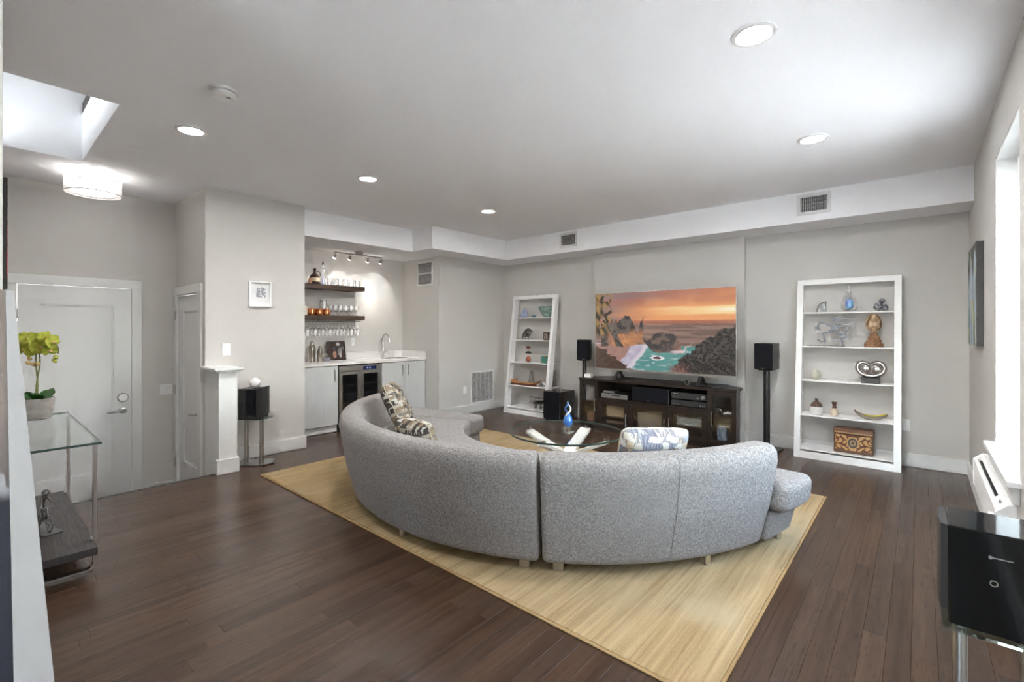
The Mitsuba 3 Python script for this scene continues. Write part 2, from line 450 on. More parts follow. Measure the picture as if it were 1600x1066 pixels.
# ------------------------------------------------------------------ doors
def shaker(u0, u1, v0, v1, p0, p1, w0, w1, rec):
    """A door leaf with one sunk panel, in (u, v) with depth w: returns leaf frame, panel"""
    frame = prism(sbox(u0, v0, u1, v1).difference(sbox(p0, v0 + w0, p1, w1)), .040)
    panel = prism(sbox(p0 - .004, v0 + w0 - .004, p1 + .004, w1 + .004), .040 - rec)
    bead = prism(sbox(p0, v0 + w0, p1, w1).difference(sbox(p0 + .012, v0 + w0 + .012, p1 - .012, w1 - .012)), .040 - rec * .45)
    return frame, panel, bead


d1 = 'door_1'
labels[d1] = {'label': 'white front door with one tall sunk panel, lever handle and round lock', 'kind': 'structure', 'category': 'door'}
fr, pa, be = shaker(.270, 1.100, -.455, 1.774, .398, .957, .35, 1.590, .016)


def on_x(m, x):
    m = m.copy(); m.apply_transform(AX['x']); m.apply_translation([x, 0, 0]); m.fix_normals(); return m


part(d1, 'leaf', on_x(fr, -6.325), DOORW, False)
part(d1, 'panel', on_x(cat(pa, be), -6.325), DOORW, False)
part(d1, 'casing', cat(box(-6.29, -6.268, 1.103, 1.188, -.46, 1.777, .003), box(-6.29, -6.268, .182, .267, -.46, 1.777, .003), box(-6.29, -6.266, .176, 1.194, 1.777, 1.868, .003)), TRIM, False)
part(d1, 'jamb', cat(box(-6.44, -6.29, 1.103, 1.108, -.46, 1.777), box(-6.44, -6.29, .262, .267, -.46, 1.777), box(-6.44, -6.29, .262, 1.108, 1.777, 1.782)), TRIM, False)
h = part(d1, 'handle', cat(mv(cyl(0, 0, 0, .014, .033, 24, .003), -6.285, 1.033, .505, ry=PI / 2), tube([(-6.272, 1.033, .505), (-6.238, 1.033, .505)], .010, 10), tube(spline([(-6.236, 1.036, .505), (-6.234, .99, .502), (-6.236, .90, .497)], 10), .0095, 10)), NICKEL, True)
k = part(d1, 'lock', mv(cyl(0, 0, 0, .026, .047, 32, .006), -6.285, 1.030, .640, ry=PI / 2), NICKEL, label='round brushed metal door lock above the handle')
scene[k + '__face'] = mikit.ply(mv(cyl(0, 0, 0, .006, .038, 32, .002), -6.2595, 1.030, .640, ry=PI / 2), PLASTIC, smooth=30)
for z in (1.50, .66, -.20):
    part(d1, 'hinge', box(-6.287, -6.277, .262, .274, z - .05, z + .05, .002), NICKEL)
d2 = 'door_2'
labels[d2] = {'label': 'narrow white closet door with one sunk panel beside the front door', 'kind': 'structure', 'category': 'door'}
fr, pa, be = shaker(-6.192, -5.452, -.455, 1.712, -6.060, -5.575, .375, 1.545, .016)


def on_y(m, y):
    m = m.copy(); m.apply_transform(np.array([[1, 0, 0, 0], [0, 0, -1, 0], [0, 1, 0, 0], [0, 0, 0, 1.0]])); m.apply_translation([0, y, 0]); m.fix_normals(); return m


part(d2, 'leaf', on_y(fr, 1.545), DOORW, False)
part(d2, 'panel', on_y(cat(pa, be), 1.545), DOORW, False)
part(d2, 'casing', cat(box(-5.452, -5.352, 1.473, 1.495, -.46, 1.722, .003), box(-6.274, -6.192, 1.473, 1.495, -.46, 1.722, .003), box(-6.274, -5.346, 1.471, 1.495, 1.722, 1.81, .003)), TRIM, False)
part(d2, 'handle', cat(mv(cyl(0, 0, 0, .012, .030, 24, .003), -5.50, 1.500, .485, rx=PI / 2), tube([(-5.50, 1.49, .485), (-5.50, 1.452, .485)], .009, 10), tube([(-5.497, 1.450, .485), (-5.62, 1.450, .478)], .0085, 10)), NICKEL, True)
for z in (1.50, .685, -.115):
    part(d2, 'hinge', box(-6.204, -6.188, 1.462, 1.474, z - .05, z + .05, .002), NICKEL)

# ------------------------------------------------------------------ window on the right wall
w1 = 'window_1'
labels[w1] = {'label': 'deep white window recess with sill, apron and raised blind on the right wall', 'kind': 'structure', 'category': 'window'}
part(w1, 'jamb', cat(box(.353, .72, 4.085, 4.0995, .66, 2.3995), box(.353, .72, 3.1805, 3.195, .66, 2.3995), box(.353, .72, 3.195, 4.085, 2.385, 2.3995)), TRIM, False)
part(w1, 'sill', box(.30, .72, 3.11, 4.165, .632, .662, .004), mat('sill_paint', {'type': 'twosided', 'b': {'type': 'roughplastic', 'diffuse_reflectance': rgb((.82, .82, .82)), 'alpha': .25}}))
part(w1, 'apron', box(.325, .35, 3.15, 4.13, .545, .632, .003), TRIM)
part(w1, 'sash', cat(box(.665, .705, 4.035, 4.085, .662, 2.385, .004), box(.665, .705, 3.195, 3.245, .662, 2.385, .004), box(.665, .705, 3.245, 4.035, .662, .712, .004), box(.665, .705, 3.245, 4.035, 2.335, 2.385, .004), box(.665, .705, 3.245, 4.035, 1.50, 1.54, .004)), TRIM)
part(w1, 'pane', box(.683, .687, 3.245, 4.035, .712, 1.50), PANE, False)
part(w1, 'pane', box(.683, .687, 3.245, 4.035, 1.54, 2.335), PANE, False)
k = thing('window_blind', 'white slatted blind drawn up at the top of the window recess', 'blind')
part(k, 'headrail', box(.44, .50, 3.205, 4.075, 2.335, 2.383, .004), WHITE)
for i in range(14):
    part(k, 'slat', box(.443, .497, 3.21, 4.07, 2.205 + i * .009, 2.208 + i * .009), PLASTIC, False)
part(k, 'bottom_rail', box(.44, .50, 3.207, 4.073, 2.168, 2.198, .004), WHITE)
part(k, 'bracket', cat(box(.432, .440, 3.95, 3.97, 2.19, 2.36), box(.432, .440, 3.55, 3.57, 2.19, 2.36)), PLASTIC)
# unseen glazing behind the camera, added to bring in fill light
w2 = 'window_2'
labels[w2] = {'label': 'unseen window behind the camera, added for fill light', 'kind': 'structure', 'category': 'window'}
part(w2, 'sash', cat(box(-1.55, -1.49, -2.90, -2.84, .55, 2.25), box(.06, .12, -2.90, -2.84, .55, 2.25), box(-1.49, .06, -2.90, -2.84, 2.19, 2.25), box(-1.49, .06, -2.90, -2.84, .55, .61)), TRIM)
part(w2, 'pane', box(-1.49, .06, -2.873, -2.868, .61, 2.19), PANE, False)

w3 = 'window_3'
labels[w3] = {'label': 'wide window on the right wall beside the camera, outside the view', 'kind': 'structure', 'category': 'window'}
part(w3, 'sash', cat(box(.64, .69, 1.90, 1.96, .64, 2.08), box(.64, .69, 2.54, 2.60, .64, 2.08), box(.64, .69, 1.96, 2.54, 2.02, 2.08), box(.64, .69, 1.96, 2.54, .64, .70)), TRIM)
part(w3, 'pane', box(.663, .667, 1.96, 2.54, .70, 2.02), PANE, False)
part(w3, 'sill', box(.33, .72, 1.88, 2.62, .612, .639, .004), TRIM)

# wall heater below the window
k = thing('wall_heater', 'white electric baseboard heater low on the wall under the window', 'heater')
prof = Polygon([(.349, .285), (.349, .508), (.325, .508), (.281, .470), (.281, .30), (.30, .285)])
nq = affinity.rotate(sbox(.294, .454, .312, .53), 41, origin=(.303, .489))
part(k, 'case', cat(slab(prof, 'y', 3.28, 3.50), slab(prof.difference(nq), 'y', 3.50, 4.44), slab(prof, 'y', 4.44, 4.49)), WHITE, False)
part(k, 'end_cap', slab(prof.buffer(.004, join_style=2).intersection(sbox(0, 0, .3495, 1)), 'y', 3.255, 3.28), PLASTIC, False)
part(k, 'end_cap', slab(prof.buffer(.004, join_style=2).intersection(sbox(0, 0, .3495, 1)), 'y', 4.49, 4.51), PLASTIC, False)
part(k, 'fin', cat(*[box(.300, .318, yq, yq + .0012, .452, .478) for yq in np.arange(3.51, 4.43, .02)]), DARKM, False)
for i in range(3):
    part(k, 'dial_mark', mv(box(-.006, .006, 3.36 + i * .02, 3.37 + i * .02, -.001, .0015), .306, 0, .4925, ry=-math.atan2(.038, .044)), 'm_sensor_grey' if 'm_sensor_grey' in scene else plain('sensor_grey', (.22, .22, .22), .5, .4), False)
part(k, 'knob', mv(cyl(0, 0, 0, .022, .016, 20, .003), .281, 3.37, .42, ry=-PI / 2), PLASTIC)

#@@SECTION2
# ------------------------------------------------------------------ lamps and ceiling fittings
LAMPW = matte('lamp_face', (.8, .8, .8))
ring = mikit.ply(lathe([(.074, -.001), (.074, -.007), (.080, -.010), (.096, -.006), (.099, -.0005), (.098, 0)], 40), PLASTIC, smooth=40)
disc = mikit.ply(lathe([(0, -.0045), (.073, -.0045), (.073, -.0015), (0, -.0015)], 40), LAMPW, smooth=False)
SPOTS = [(-.590, 2.415, 'nearest the window wall and the camera'), (-.590, 4.035, 'over the white bookcase by the window'), (-3.850, 1.005, 'nearest the smoke detector'),
         (-3.858, 2.405, 'in the middle of its row before the bar'), (-3.859, 4.012, 'in front of the soffit corner'), (-.590, .80, 'outside the view, nearest the camera')]
for x, y, w in SPOTS:
    k = thing('recessed_light', 'round recessed ceiling light ' + w, 'ceiling light', 'recessed lights')
    scene[k + '__trim_ring'] = at(ring, x, y, 2.7498)
    scene[k + '__lens'] = {**at(disc, x, y, 2.7495), 'emitter': emit([DOWNLIGHT * c for c in (1.0, .98, .95)])}
k = thing('smoke_detector', 'round white smoke detector on the ceiling beside a recessed light', 'smoke detector')
sx, sy = -3.055, .958
part(k, 'base', lathe([(0, 0), (.068, 0), (.072, -.004), (.072, -.016), (.066, -.019), (0, -.019)], 40, (sx, sy, 2.7498)), PLASTIC)
part(k, 'cover', lathe([(0, -.0225), (.062, -.0225), (.068, -.026), (.066, -.040), (.056, -.050), (.050, -.0515), (.048, -.049), (0, -.047)], 40, (sx, sy, 2.7498)), PLASTIC)
part(k, 'core', lathe([(.0, -.0191), (.056, -.0191), (.056, -.0224), (.0, -.0224)], 40, (sx, sy, 2.7498)), PLASTIC)
part(k, 'button', mv(cyl(0, 0, 0, .002, .013, 16), sx + .024, sy + .018, 2.7002), 'm_sensor_grey')  # dark disc standing for the vent slit, its shade put into the colour

k = thing('drum_ceiling_light', 'drum ceiling light with a sheer outer shade in the entry', 'ceiling light')
dx, dy = -5.585, .712
part(k, 'canopy', cyl(dx, dy, 2.70, 2.7495, .07, 32, .006), NICKEL)
SHEER = mat('sheer_fabric', {'type': 'mask', 'opacity': .34, 'b': {'type': 'twosided', 'b': {'type': 'diffuse', 'reflectance': rgb((.78, .77, .76))}}})
part(k, 'sheer_shade', lathe([(.197, 2.565), (.197, 2.725)], 56, (dx, dy, 0)), SHEER, True)
part(k, 'shade_rim', cat(lathe([(.194, 2.561), (.200, 2.561), (.200, 2.567), (.194, 2.567)], 56, (dx, dy, 0), True), lathe([(.194, 2.723), (.200, 2.723), (.200, 2.729), (.194, 2.729)], 56, (dx, dy, 0), True)), PLASTIC)
scene[part(k, 'inner_shade', lathe([(0, 2.572), (.146, 2.572), (.150, 2.576), (.150, 2.656), (.146, 2.660), (0, 2.660)], 48, (dx, dy, 0)), LAMPW)]['emitter'] = emit([DRUM * c for c in (1.0, .95, .90)])
scene[part(k, 'bulb_plate', cyl(dx, dy, 2.661, 2.665, .140, 40), LAMPW)]['emitter'] = emit([DRUM * 20 * c for c in (1.0, .95, .90)])
part(k, 'arm', cat(tube([(dx - .196, dy, 2.722), (dx + .196, dy, 2.722)], .004, 6), tube([(dx, dy - .196, 2.722), (dx, dy + .196, 2.722)], .004, 6)), NICKEL)

scene[one('upstairs_light', cyl(-4.4, -.2, 5.585, 5.598, .16, 32), LAMPW, 'round ceiling light of the upper storey', 'ceiling light')]['emitter'] = emit([UPSTAIRS] * 3)

# track light of the bar
k = thing('track_light', 'nickel track light with four small spot heads over the bar', 'track light')
tx = -6.0
part(k, 'canopy', cat(cyl(tx, 3.60, 2.405, 2.4435, .055, 28, .008)), NICKEL)
part(k, 'bar', tube([(tx, 3.22, 2.398), (tx, 3.98, 2.398)], .008, 10), NICKEL, True)
for i, (yy, aim) in enumerate(((3.245, (-.55, -.25, -.9)), (3.46, (-.75, .05, -.85)), (3.74, (-.70, .1, -.9)), (3.955, (-.72, .28, -.75)))):
    a = np.array(aim) / np.linalg.norm(aim)
    p0 = np.array([tx, yy, 2.39]); p1 = p0 + np.array([0, 0, -.035])
    hd = part(k, 'head', cat(tube([p0, p1], .006, 8), tube([p1 - a * .01, p1 + a * .03], [.016, .024], 16), tube([p1 + a * .03, p1 + a * .036], .026, 16)), NICKEL, 40)
    b = part(k, 'bulb', tube([p1 + a * .0365, p1 + a * .046, p1 + a * .054], [.022, .019, .008], 16), LAMPW, True)
    scene[b]['emitter'] = emit([BULB * c for c in (1, .92, .82)])
    o = p1 + a * .060
    scene[f'bar_beam_{i + 1}'] = {'type': 'spot', 'to_world': T().look_at(origin=o.tolist(), target=(o + a).tolist(), up=[0, 1, 0]), 'intensity': rgb([SPOT * c for c in (1, .93, .84)]), 'cutoff_angle': 30.0, 'beam_width': 17.0}

# ------------------------------------------------------------------ vents, outlets, switches
GRILL = plain('vent_white', (.74, .74, .74), .4, .4)


GALV = plain('galvanised_duct', (.22, .22, .22), .5, .4, .6)


def liner(x0, x1, y0, y1, z0, z1, open_):
    t, e = .002, .0006
    x0, x1, y0, y1, z0, z1 = x0 + e, x1 - e, y0 + e, y1 - e, z0 + e, z1 - e
    w = [box(x0, x1, y0, y1, z0, z0 + t), box(x0, x1, y0, y1, z1 - t, z1)]
    if open_ == 'y':
        w += [box(x0, x0 + t, y0, y1, z0 + t, z1 - t), box(x1 - t, x1, y0, y1, z0 + t, z1 - t), box(x0 + t, x1 - t, y1 - t, y1, z0 + t, z1 - t)]
    else:
        w += [box(x0, x1, y0, y0 + t, z0 + t, z1 - t), box(x0, x1, y1 - t, y1, z0 + t, z1 - t), box(x0, x0 + t, y0 + t, y1 - t, z0 + t, z1 - t)]
    return cat(w)


def soffit_vent(x0, x1, z0, z1, label):
    k = thing('air_vent', label, 'air vent', 'supply vents in the back soffit')
    y = 5.5648
    part(k, 'frame', slab(sbox(x0, z0, x1, z1).difference(sbox(x0 + .033, z0 + .033, x1 - .033, z1 - .033)), 'y', y - .012, y), GRILL, False)
    part(k, 'duct', liner(x0 + .033, x1 - .033, 5.566, 5.82, z0 + .033, z1 - .033, 'y'), GALV, False)
    n = 13
    for i in range(n):
        x = x0 + .033 + (x1 - x0 - .066) * (i + .5) / n
        part(k, 'blade', mv(box(-.0018, .0018, -.005, .005, z0 + .033, z1 - .033), x, y - .0068, 0, rz=.5), GRILL, False)
    for i in range(3):
        z = z0 + .033 + (z1 - z0 - .066) * (i + 1) / 4
        part(k, 'cross_bar', box(x0 + .033, x1 - .033, y - .0118, y - .0108, z - .0015, z + .0015), GRILL, False)


soffit_vent(-3.918, -3.617, 2.512, 2.724, 'smaller-looking white air vent in the soffit above the black subwoofer end')
soffit_vent(-.953, -.657, 2.512, 2.724, 'white air vent in the soffit above the white bookcase by the window')


def wall_grille(name, label, x, y0, y1, z0, z1, cols, axis, group=None):
    """A grille on a wall facing +x ('x') or -y ('y', then y0, y1 are x values)."""
    k = thing(name, label, 'air vent')
    w = .022
    def bx(a0, a1, c0, c1, d0, d1):
        return box(x + d0, x + d1, a0, a1, c0, c1) if axis == 'x' else box(a0, a1, x - d1, x - d0, c0, c1)
    part(k, 'frame', cat(bx(y0, y1, z0, z0 + w, 0.0003, .012), bx(y0, y1, z1 - w, z1, .0003, .012), bx(y0, y0 + w, z0 + w, z1 - w, .0003, .012), bx(y1 - w, y1, z0 + w, z1 - w, .0003, .012)), GRILL, False)
    part(k, 'duct', liner(x - .25, x - .001, y0 + w, y1 - w, z0 + w, z1 - w, 'x') if axis == 'x' else liner(y0 + w, y1 - w, x + .001, x + .22, z0 + w, z1 - w, 'y'), GALV, False)
    if cols > 0:
        cw = (y1 - y0 - 2 * w) / cols
        for i in range(1, cols):
            part(k, 'mullion', bx(y0 + w + cw * i - .007, y0 + w + cw * i + .007, z0 + w, z1 - w, .0105, .0138), GRILL, False)
    else:
        part(k, 'mullion', bx(y0 + w, y1 - w, (z0 + z1) / 2 - .007, (z0 + z1) / 2 + .007, .0015, .011), GRILL, False)
    n = int((z1 - z0 - 2 * w) / (.0150 if cols else .0105))
    s = []
    for i in range(n):
        z = z0 + w + (z1 - z0 - 2 * w) * (i + .5) / n
        m = box(-.0008, .0098, y0 + w, y1 - w, -.0008, .0008) if axis == 'x' else box(y0 + w, y1 - w, -.0098, .0008, -.0008, .0008)
        m.apply_transform(RM(.55 if axis == 'x' else .55, [0, 1, 0] if axis == 'x' else [1, 0, 0], [.006, 0, 0] if axis == 'x' else [0, -.006, 0]))
        s.append(mv(m, x if axis == 'x' else 0, 0 if axis == 'x' else x, z))
    lk = part(k, 'louvres', cat(s), GRILL, False)
    labels[lk] = {'label': 'fine louvre blades', 'kind': 'stuff'}


wall_grille('return_grille', 'tall white return air grille with five louvred columns low on the wall beside the bar', -5.456, 5.262, 5.800, .1385, .655, 5, 'x')
wall_grille('niche_grille', 'small white two-row air grille high on the side wall of the bar niche', 4.5995, -5.968, -5.590, 2.020, 2.392, 0, 'y')


def plate(name, label, cat_, x, y, z, facing, kind='outlet', w=.072, hh=.115, group=None):
    k = thing(name, label, cat_, group)
    def bx(a0, a1, c0, c1, d0, d1, b=0):
        return box(x + d0, x + d1, y + a0, y + a1, z + c0, z + c1, b) if facing == 'x' else box(x + a0, x + a1, y - d1, y - d0, z + c0, z + c1, b)
    part(k, 'cover_plate', bx(-w / 2, w / 2, -hh / 2, hh / 2, .0003, .006, .002), PLASTIC)
    n = max(1, round(w / .072)) if kind == 'switch' else 1
    for i in range(n):
        o = (i - (n - 1) / 2) * .046
        if kind == 'switch':
            part(k, 'rocker', bx(o - .016, o + .016, -.033, .033, .006, .0095, .0015), WHITE)
        else:
            for c in (-.024, .024):
                part(k, 'socket', bx(-.016, .016, c - .014, c + .014, .006, .008, .001), WHITE)


plate('wall_outlet', 'white wall outlet to the side of the tall return grille', 'outlet', -5.456, 5.135, .375, 'x')
plate('wall_outlet', 'white wall outlet low beside the bookcase near the window', 'outlet', -.105, 6.06, .405, 'y')
plate('wall_outlet', 'white outlet on the bar back wall beside the black framed board', 'outlet', -6.36, 3.71, 1.16, 'x')
plate('light_switch', 'white light switch below the framed print', 'light switch', -5.28, 1.680, 1.148, 'x', 'switch', .072, .125)
plate('light_switch', 'white double light switch between the front door and the closet door', 'light switch', -6.29, 1.405, .685, 'x', 'switch', .118, .118)

# ------------------------------------------------------------------ pictures
k = thing('framed_print', 'small white framed print with a pale grey drawing on the column wall', 'picture')
y0, y1, z0, z1, x = 1.885, 2.105, 1.588, 1.855, -5.2797
part(k, 'frame', slab(sbox(y0, z0, y1, z1).difference(sbox(y0 + .014, z0 + .014, y1 - .014, z1 - .014)), 'x', x, x + .035), WHITE, False)


def print_fn(p, n, uv):
    u, v = (p.y - 1.885) / .22, (p.z - 1.588) / .267
    a = dr.select((u > .34) & (u < .76) & (v > .38) & (v < .78), 1.0, 0.0)
    s = noise(u * 26, v * 22) * .6 + noise(u * 9, v * 9, 3) * .4
    b = dr.select((u > .18) & (u < .33) & (v > .45) & (v < .70), 1.0, 0.0)
    c = mix((.72, .72, .72), (.24, .24, .29), a * smoothstep(.38, .62, s) * .9)
    c = mix(c, mi.Color3f(.66, .69, .71), b * .7)
    d = dr.sqrt(dr.square((u - .80) / .06) + dr.square((v - .23) / .05))
    return mix(c, mi.Color3f(.50, .49, .48), smoothstep(1.0, .3, d) * .6)


part(k, 'print', box(x + .006, x + .012, y0 + .014, y1 - .014, z0 + .014, z1 - .014), matte('print_paper', proc(print_fn)), False)


def canvas_fn(p, n, uv):
    t = fbm(p.y * 5, p.z * 3.0, 2)
    s = noise(p.y * 22 + 3 * noise(p.y * 4, p.z * 3), p.z * 3, 4)
    c = mix((.33, .42, .52), (.55, .62, .68), t)
    c = mix(c, mi.Color3f(.13, .15, .12), smoothstep(.50, .70, s) * .9)
    c = mix(c, mi.Color3f(.50, .48, .22), smoothstep(.62, .75, noise(p.y * 14, p.z * 9, 8)) * .6)
    return mix(c, mi.Color3f(.12, .11, .10), smoothstep(1.72, 1.90, p.z + .12 * t) * smoothstep(.45, .6, noise(p.y * 8, p.z * 6, 1)))


k = thing('wall_painting', 'blue and grey abstract canvas with black edges beside the window', 'painting')
part(k, 'stretcher', box(.3115, .3495, 4.78, 5.48, 1.232, 1.995), BLACK, False, label='black painted canvas edge')
part(k, 'canvas_face', box(.3085, .3112, 4.782, 5.478, 1.234, 1.993), matte('canvas_blue', proc(canvas_fn)), False)


def red_fn(p, n, uv):
    t = fbm(p.x * 9 + 2, p.z * 4, 1)
    return mix((.03, .02, .022), (.42, .03, .035), smoothstep(.50, .66, t) * smoothstep(1.72, 1.80, p.z) * smoothstep(2.22, 2.12, p.z))


k = thing('entry_painting', 'narrow dark painting with a red patch on the entry side wall', 'painting')
part(k, 'stretcher', box(-5.75, -5.20, .1405, .170, 1.645, 2.50), BLACK, False)
part(k, 'canvas_face', box(-5.748, -5.202, .1703, .174, 1.647, 2.498), matte('canvas_red', proc(red_fn)), False)


# big leaning print at the left edge: white wedge-shaped frame side, dark photographic face
def lean_fn(p, n, uv):
    z = p.z
    s = noise(p.x * 120, p.y * 120, z * 60)
    c = mix((.10, .085, .08), (.30, .25, .22), smoothstep(1.05, 1.38, z + .06 * fbm(p.y * 60, z * 9, 3)))
    c = mix(c, mi.Color3f(.40, .40, .42), smoothstep(.06, .02, dr.abs(z - 1.13 + .05 * noise(p.y * 70, z * 20))) * smoothstep(.35, .6, noise(p.y * 150, z * 42, 5)))
    c = mix(c, mi.Color3f(.020, .022, .032), smoothstep(1.10, 1.075, z + .02 * noise(p.y * 90, z * 30)))
    return mix(c, mi.Color3f(.35, .36, .38), smoothstep(.90, .95, s) * .8)


k = thing('leaning_picture', 'tall dark photo print in a deep white frame leaning at the left edge', 'picture')
xa, xb = -1.20, -1.85
fr = Polygon([(.0585, .004), (.150, .004), (.0472, 1.432), (.0376, 1.432)])
part(k, 'frame', slab(fr, 'x', xb, xa), plain('frame_white', (.50, .50, .505), .4, .3), False, label='white frame side, wider toward the floor')
part(k, 'print', slab(Polygon([(.0305, .004), (.0582, .004), (.0373, 1.432), (.0305, 1.432)]), 'x', xb + .01, xa - .004), plain('print_dark', proc(lean_fn), .25, .5), False, label='dark navy print with pale specks and a bronze sky')

# ------------------------------------------------------------------ the bar
CX = -5.745
one('countertop', cat(box(-6.355, CX, 2.486, 4.594, .873, .908, .003)), QUARTZ, 'white quartz worktop along the bar', 'worktop')
one('backsplash', cat(box(-6.359, -6.340, 2.486, 4.594, .9085, 1.005, .002), box(-6.340, CX + .005, 4.575, 4.594, .9085, 1.005, .002)), QUARTZ, 'low white quartz backsplash along the back of the bar worktop', 'backsplash')


def cabinet(label, y0, y1, doors, group='bar base cabinets'):
    k = thing('base_cabinet', label, 'cabinet', group)
    part(k, 'body', box(-6.35, -5.782, y0, y1, .095, .872), CABINET, False)
    part(k, 'toe_kick', box(-6.30, -5.80, y0, y1, .001, .094), TRIM, False)
    part(k, 'toe_moulding', box(-5.80, -5.788, y0, y1, .001, .022, .003), TRIM)
    for a, b, hy in doors:
        d = part(k, 'door', box(-5.780, -5.762, a, b, .098, .868, .0015), CABINET, False)
        put(part_key(d, 'handle'), cat(box(-5.762, -5.742, hy - .006, hy + .006, .672, .684, .002), box(-5.762, -5.742, hy - .006, hy + .006, .806, .818, .002), box(-5.748, -5.738, hy - .006, hy + .006, .668, .822, .002)), NICKEL)


cabinet('single-door pale wood-grain bar cabinet beside the column, before the wine fridge', 2.488, 3.150, [(2.50, 3.147, 3.098)])
cabinet('double-door pale wood-grain bar cabinet under the sink', 3.815, 4.590, [(3.819, 4.205, 4.158), (4.209, 4.586, 4.264)])

k = thing('wine_fridge', 'steel two-door wine fridge under the bar worktop', 'wine fridge')
a, b = 3.165, 3.800
part(k, 'case', cat(box(-6.32, -5.80, a, a + .03, .02, .866), box(-6.32, -5.80, b - .03, b, .02, .866), box(-6.32, -5.80, a + .03, b - .03, .02, .10), box(-6.32, -5.80, a + .03, b - .03, .836, .866), box(-6.32, -6.28, a + .03, b - .03, .10, .836)), BLACK, False)
part(k, 'foot', cat(box(-6.30, -6.24, a + .03, b - .03, .001, .02), box(-5.88, -5.83, a + .03, b - .03, .001, .02)), BLACK, False)
cp = part(k, 'control_panel', box(-5.80, -5.765, a, b, .782, .858, .002), STEEL)
put(part_key(cp, 'display'), box(-5.7652, -5.7625, 3.520, 3.725, .792, .838, .001), plain('display_blue', (.010, .014, .05), .1, .5))
LED = mat('led_digit', {'type': 'diffuse', 'reflectance': rgb((.5, .55, .7))})
for q in (3.575, 3.612):
    dg = meshkit.text_mesh('54'[0] if q < 3.6 else '4', .024, .001)
    dg.apply_transform(RM(PI / 2, [1, 0, 0])); dg.apply_transform(RM(PI / 2, [0, 0, 1])); dg.apply_translation([-5.7622, q, .803])
    scene[put(part_key(cp, 'digit'), dg, LED, False)]['emitter'] = emit((.8, 1.0, 2.2))
for (q0, q1, hy) in ((a + .004, 3.480, 3.462), (3.484, b - .004, 3.502)):
    d = part(k, 'door', slab(sbox(q0, .065, q1, .778).difference(sbox(q0 + .045, .115, q1 - .045, .738)), 'x', -5.80, -5.765), STEEL, False)
    put(part_key(d, 'pane'), box(-5.786, -5.780, q0 + .045, q1 - .045, .115, .738), mat('dark_pane', {'type': 'mask', 'opacity': .35, 'b': {'type': 'twosided', 'b': {'type': 'principled', 'base_color': rgb((.004, .004, .005)), 'roughness': .06, 'specular': .6}}}) if 'm_dark_pane' not in scene else 'm_dark_pane', False)
    put(part_key(d, 'handle'), cat(box(-5.765, -5.735, hy - .007, hy + .007, .245, .262, .003), box(-5.765, -5.735, hy - .007, hy + .007, .665, .682, .003), box(-5.742, -5.728, hy - .007, hy + .007, .240, .690, .003)), CHROME)
for z in (.20, .33, .46, .59):
    part(k, 'rack', cat(box(-6.26, -5.82, a + .045, b - .045, z, z + .008), box(-5.83, -5.815, a + .045, b - .045, z - .004, z + .018)), DARKM, False)
bot = mikit.ply(mv(lathe([(0, 0), (.036, .002), (.038, .01), (.038, .19), (.030, .215), (.0145, .24), (.0145, .295), (.016, .297), (.016, .305), (0, .305)], 16), ry=PI / 2), plain('bottle_green', (.012, .022, .012), .08, .5), smooth=40)
for (yy, zz, w) in ((3.26, .246, 'bottom rack left'), (3.37, .376, 'second rack left'), (3.58, .246, 'bottom rack right'), (3.70, .506, 'third rack right'), (3.60, .636, 'top rack right'), (3.35, .506, 'third rack left')):
    k2 = thing('wine_bottle', f'dark wine bottle lying in the wine fridge, {w}', 'bottle', 'bottles in the wine fridge')
    scene[k2] = at(bot, -6.18, yy, zz + .0005)

# sink and faucet
k = thing('bar_sink', 'small oval undermount sink rim set in the bar worktop', 'sink')
oval = Point(0, 0).buffer(1, 32)
part(k, 'rim', mv(slab(affinity.scale(oval, .15, .22).difference(affinity.scale(oval, .142, .212)), 'z', .9082, .9096), -6.04, 4.22, 0), STEEL, False)
part(k, 'bowl', mv(slab(affinity.scale(oval, .1418, .2118), 'z', .9082, .9086), -6.04, 4.22, 0), plain('sink_steel', (.30, .30, .30), .4, .5, 1.0), False)
k = thing('faucet', 'chrome gooseneck faucet behind the bar sink', 'faucet')
part(k, 'base', cyl(-6.262, 4.16, .9083, .94, .024, 24, .004), CHROME)
part(k, 'spout', tube(spline([(-6.262, 4.16, .935), (-6.262, 4.16, 1.10), (-6.262, 4.16, 1.20), (-6.240, 4.168, 1.252), (-6.195, 4.182, 1.265), (-6.158, 4.195, 1.235), (-6.148, 4.20, 1.19)], 28), .0125, 12), CHROME, True)
part(k, 'spray_head', tube([(-6.1485, 4.1995, 1.195), (-6.146, 4.201, 1.15)], .016, 14), CHROME, 40)
part(k, 'lever', cat(tube([(-6.262, 4.172, .985), (-6.262, 4.205, .99)], .013, 12), tube([(-6.262, 4.20, .99), (-6.250, 4.275, 1.015)], .006, 8)), CHROME, 40)

# floating shelves
for z0, z1, lab in ((1.897, 1.957, 'upper dark wood floating shelf over the bar'), (1.477, 1.535, 'lower dark wood floating shelf over the bar, with hanging glasses')):
    one('floating_shelf', box(-6.3595, -6.10, 2.486, 3.752, z0, z1, .002), plain('shelf_wood', proc(lambda p, n, uv: mix((.030, .017, .011), (.075, .044, .028), fbm(p.x * 40, p.y * 3, p.z * 60))), .35, .4) if 'm_shelf_wood' not in scene else 'm_shelf_wood', lab, 'shelf', 'floating bar shelves', False)

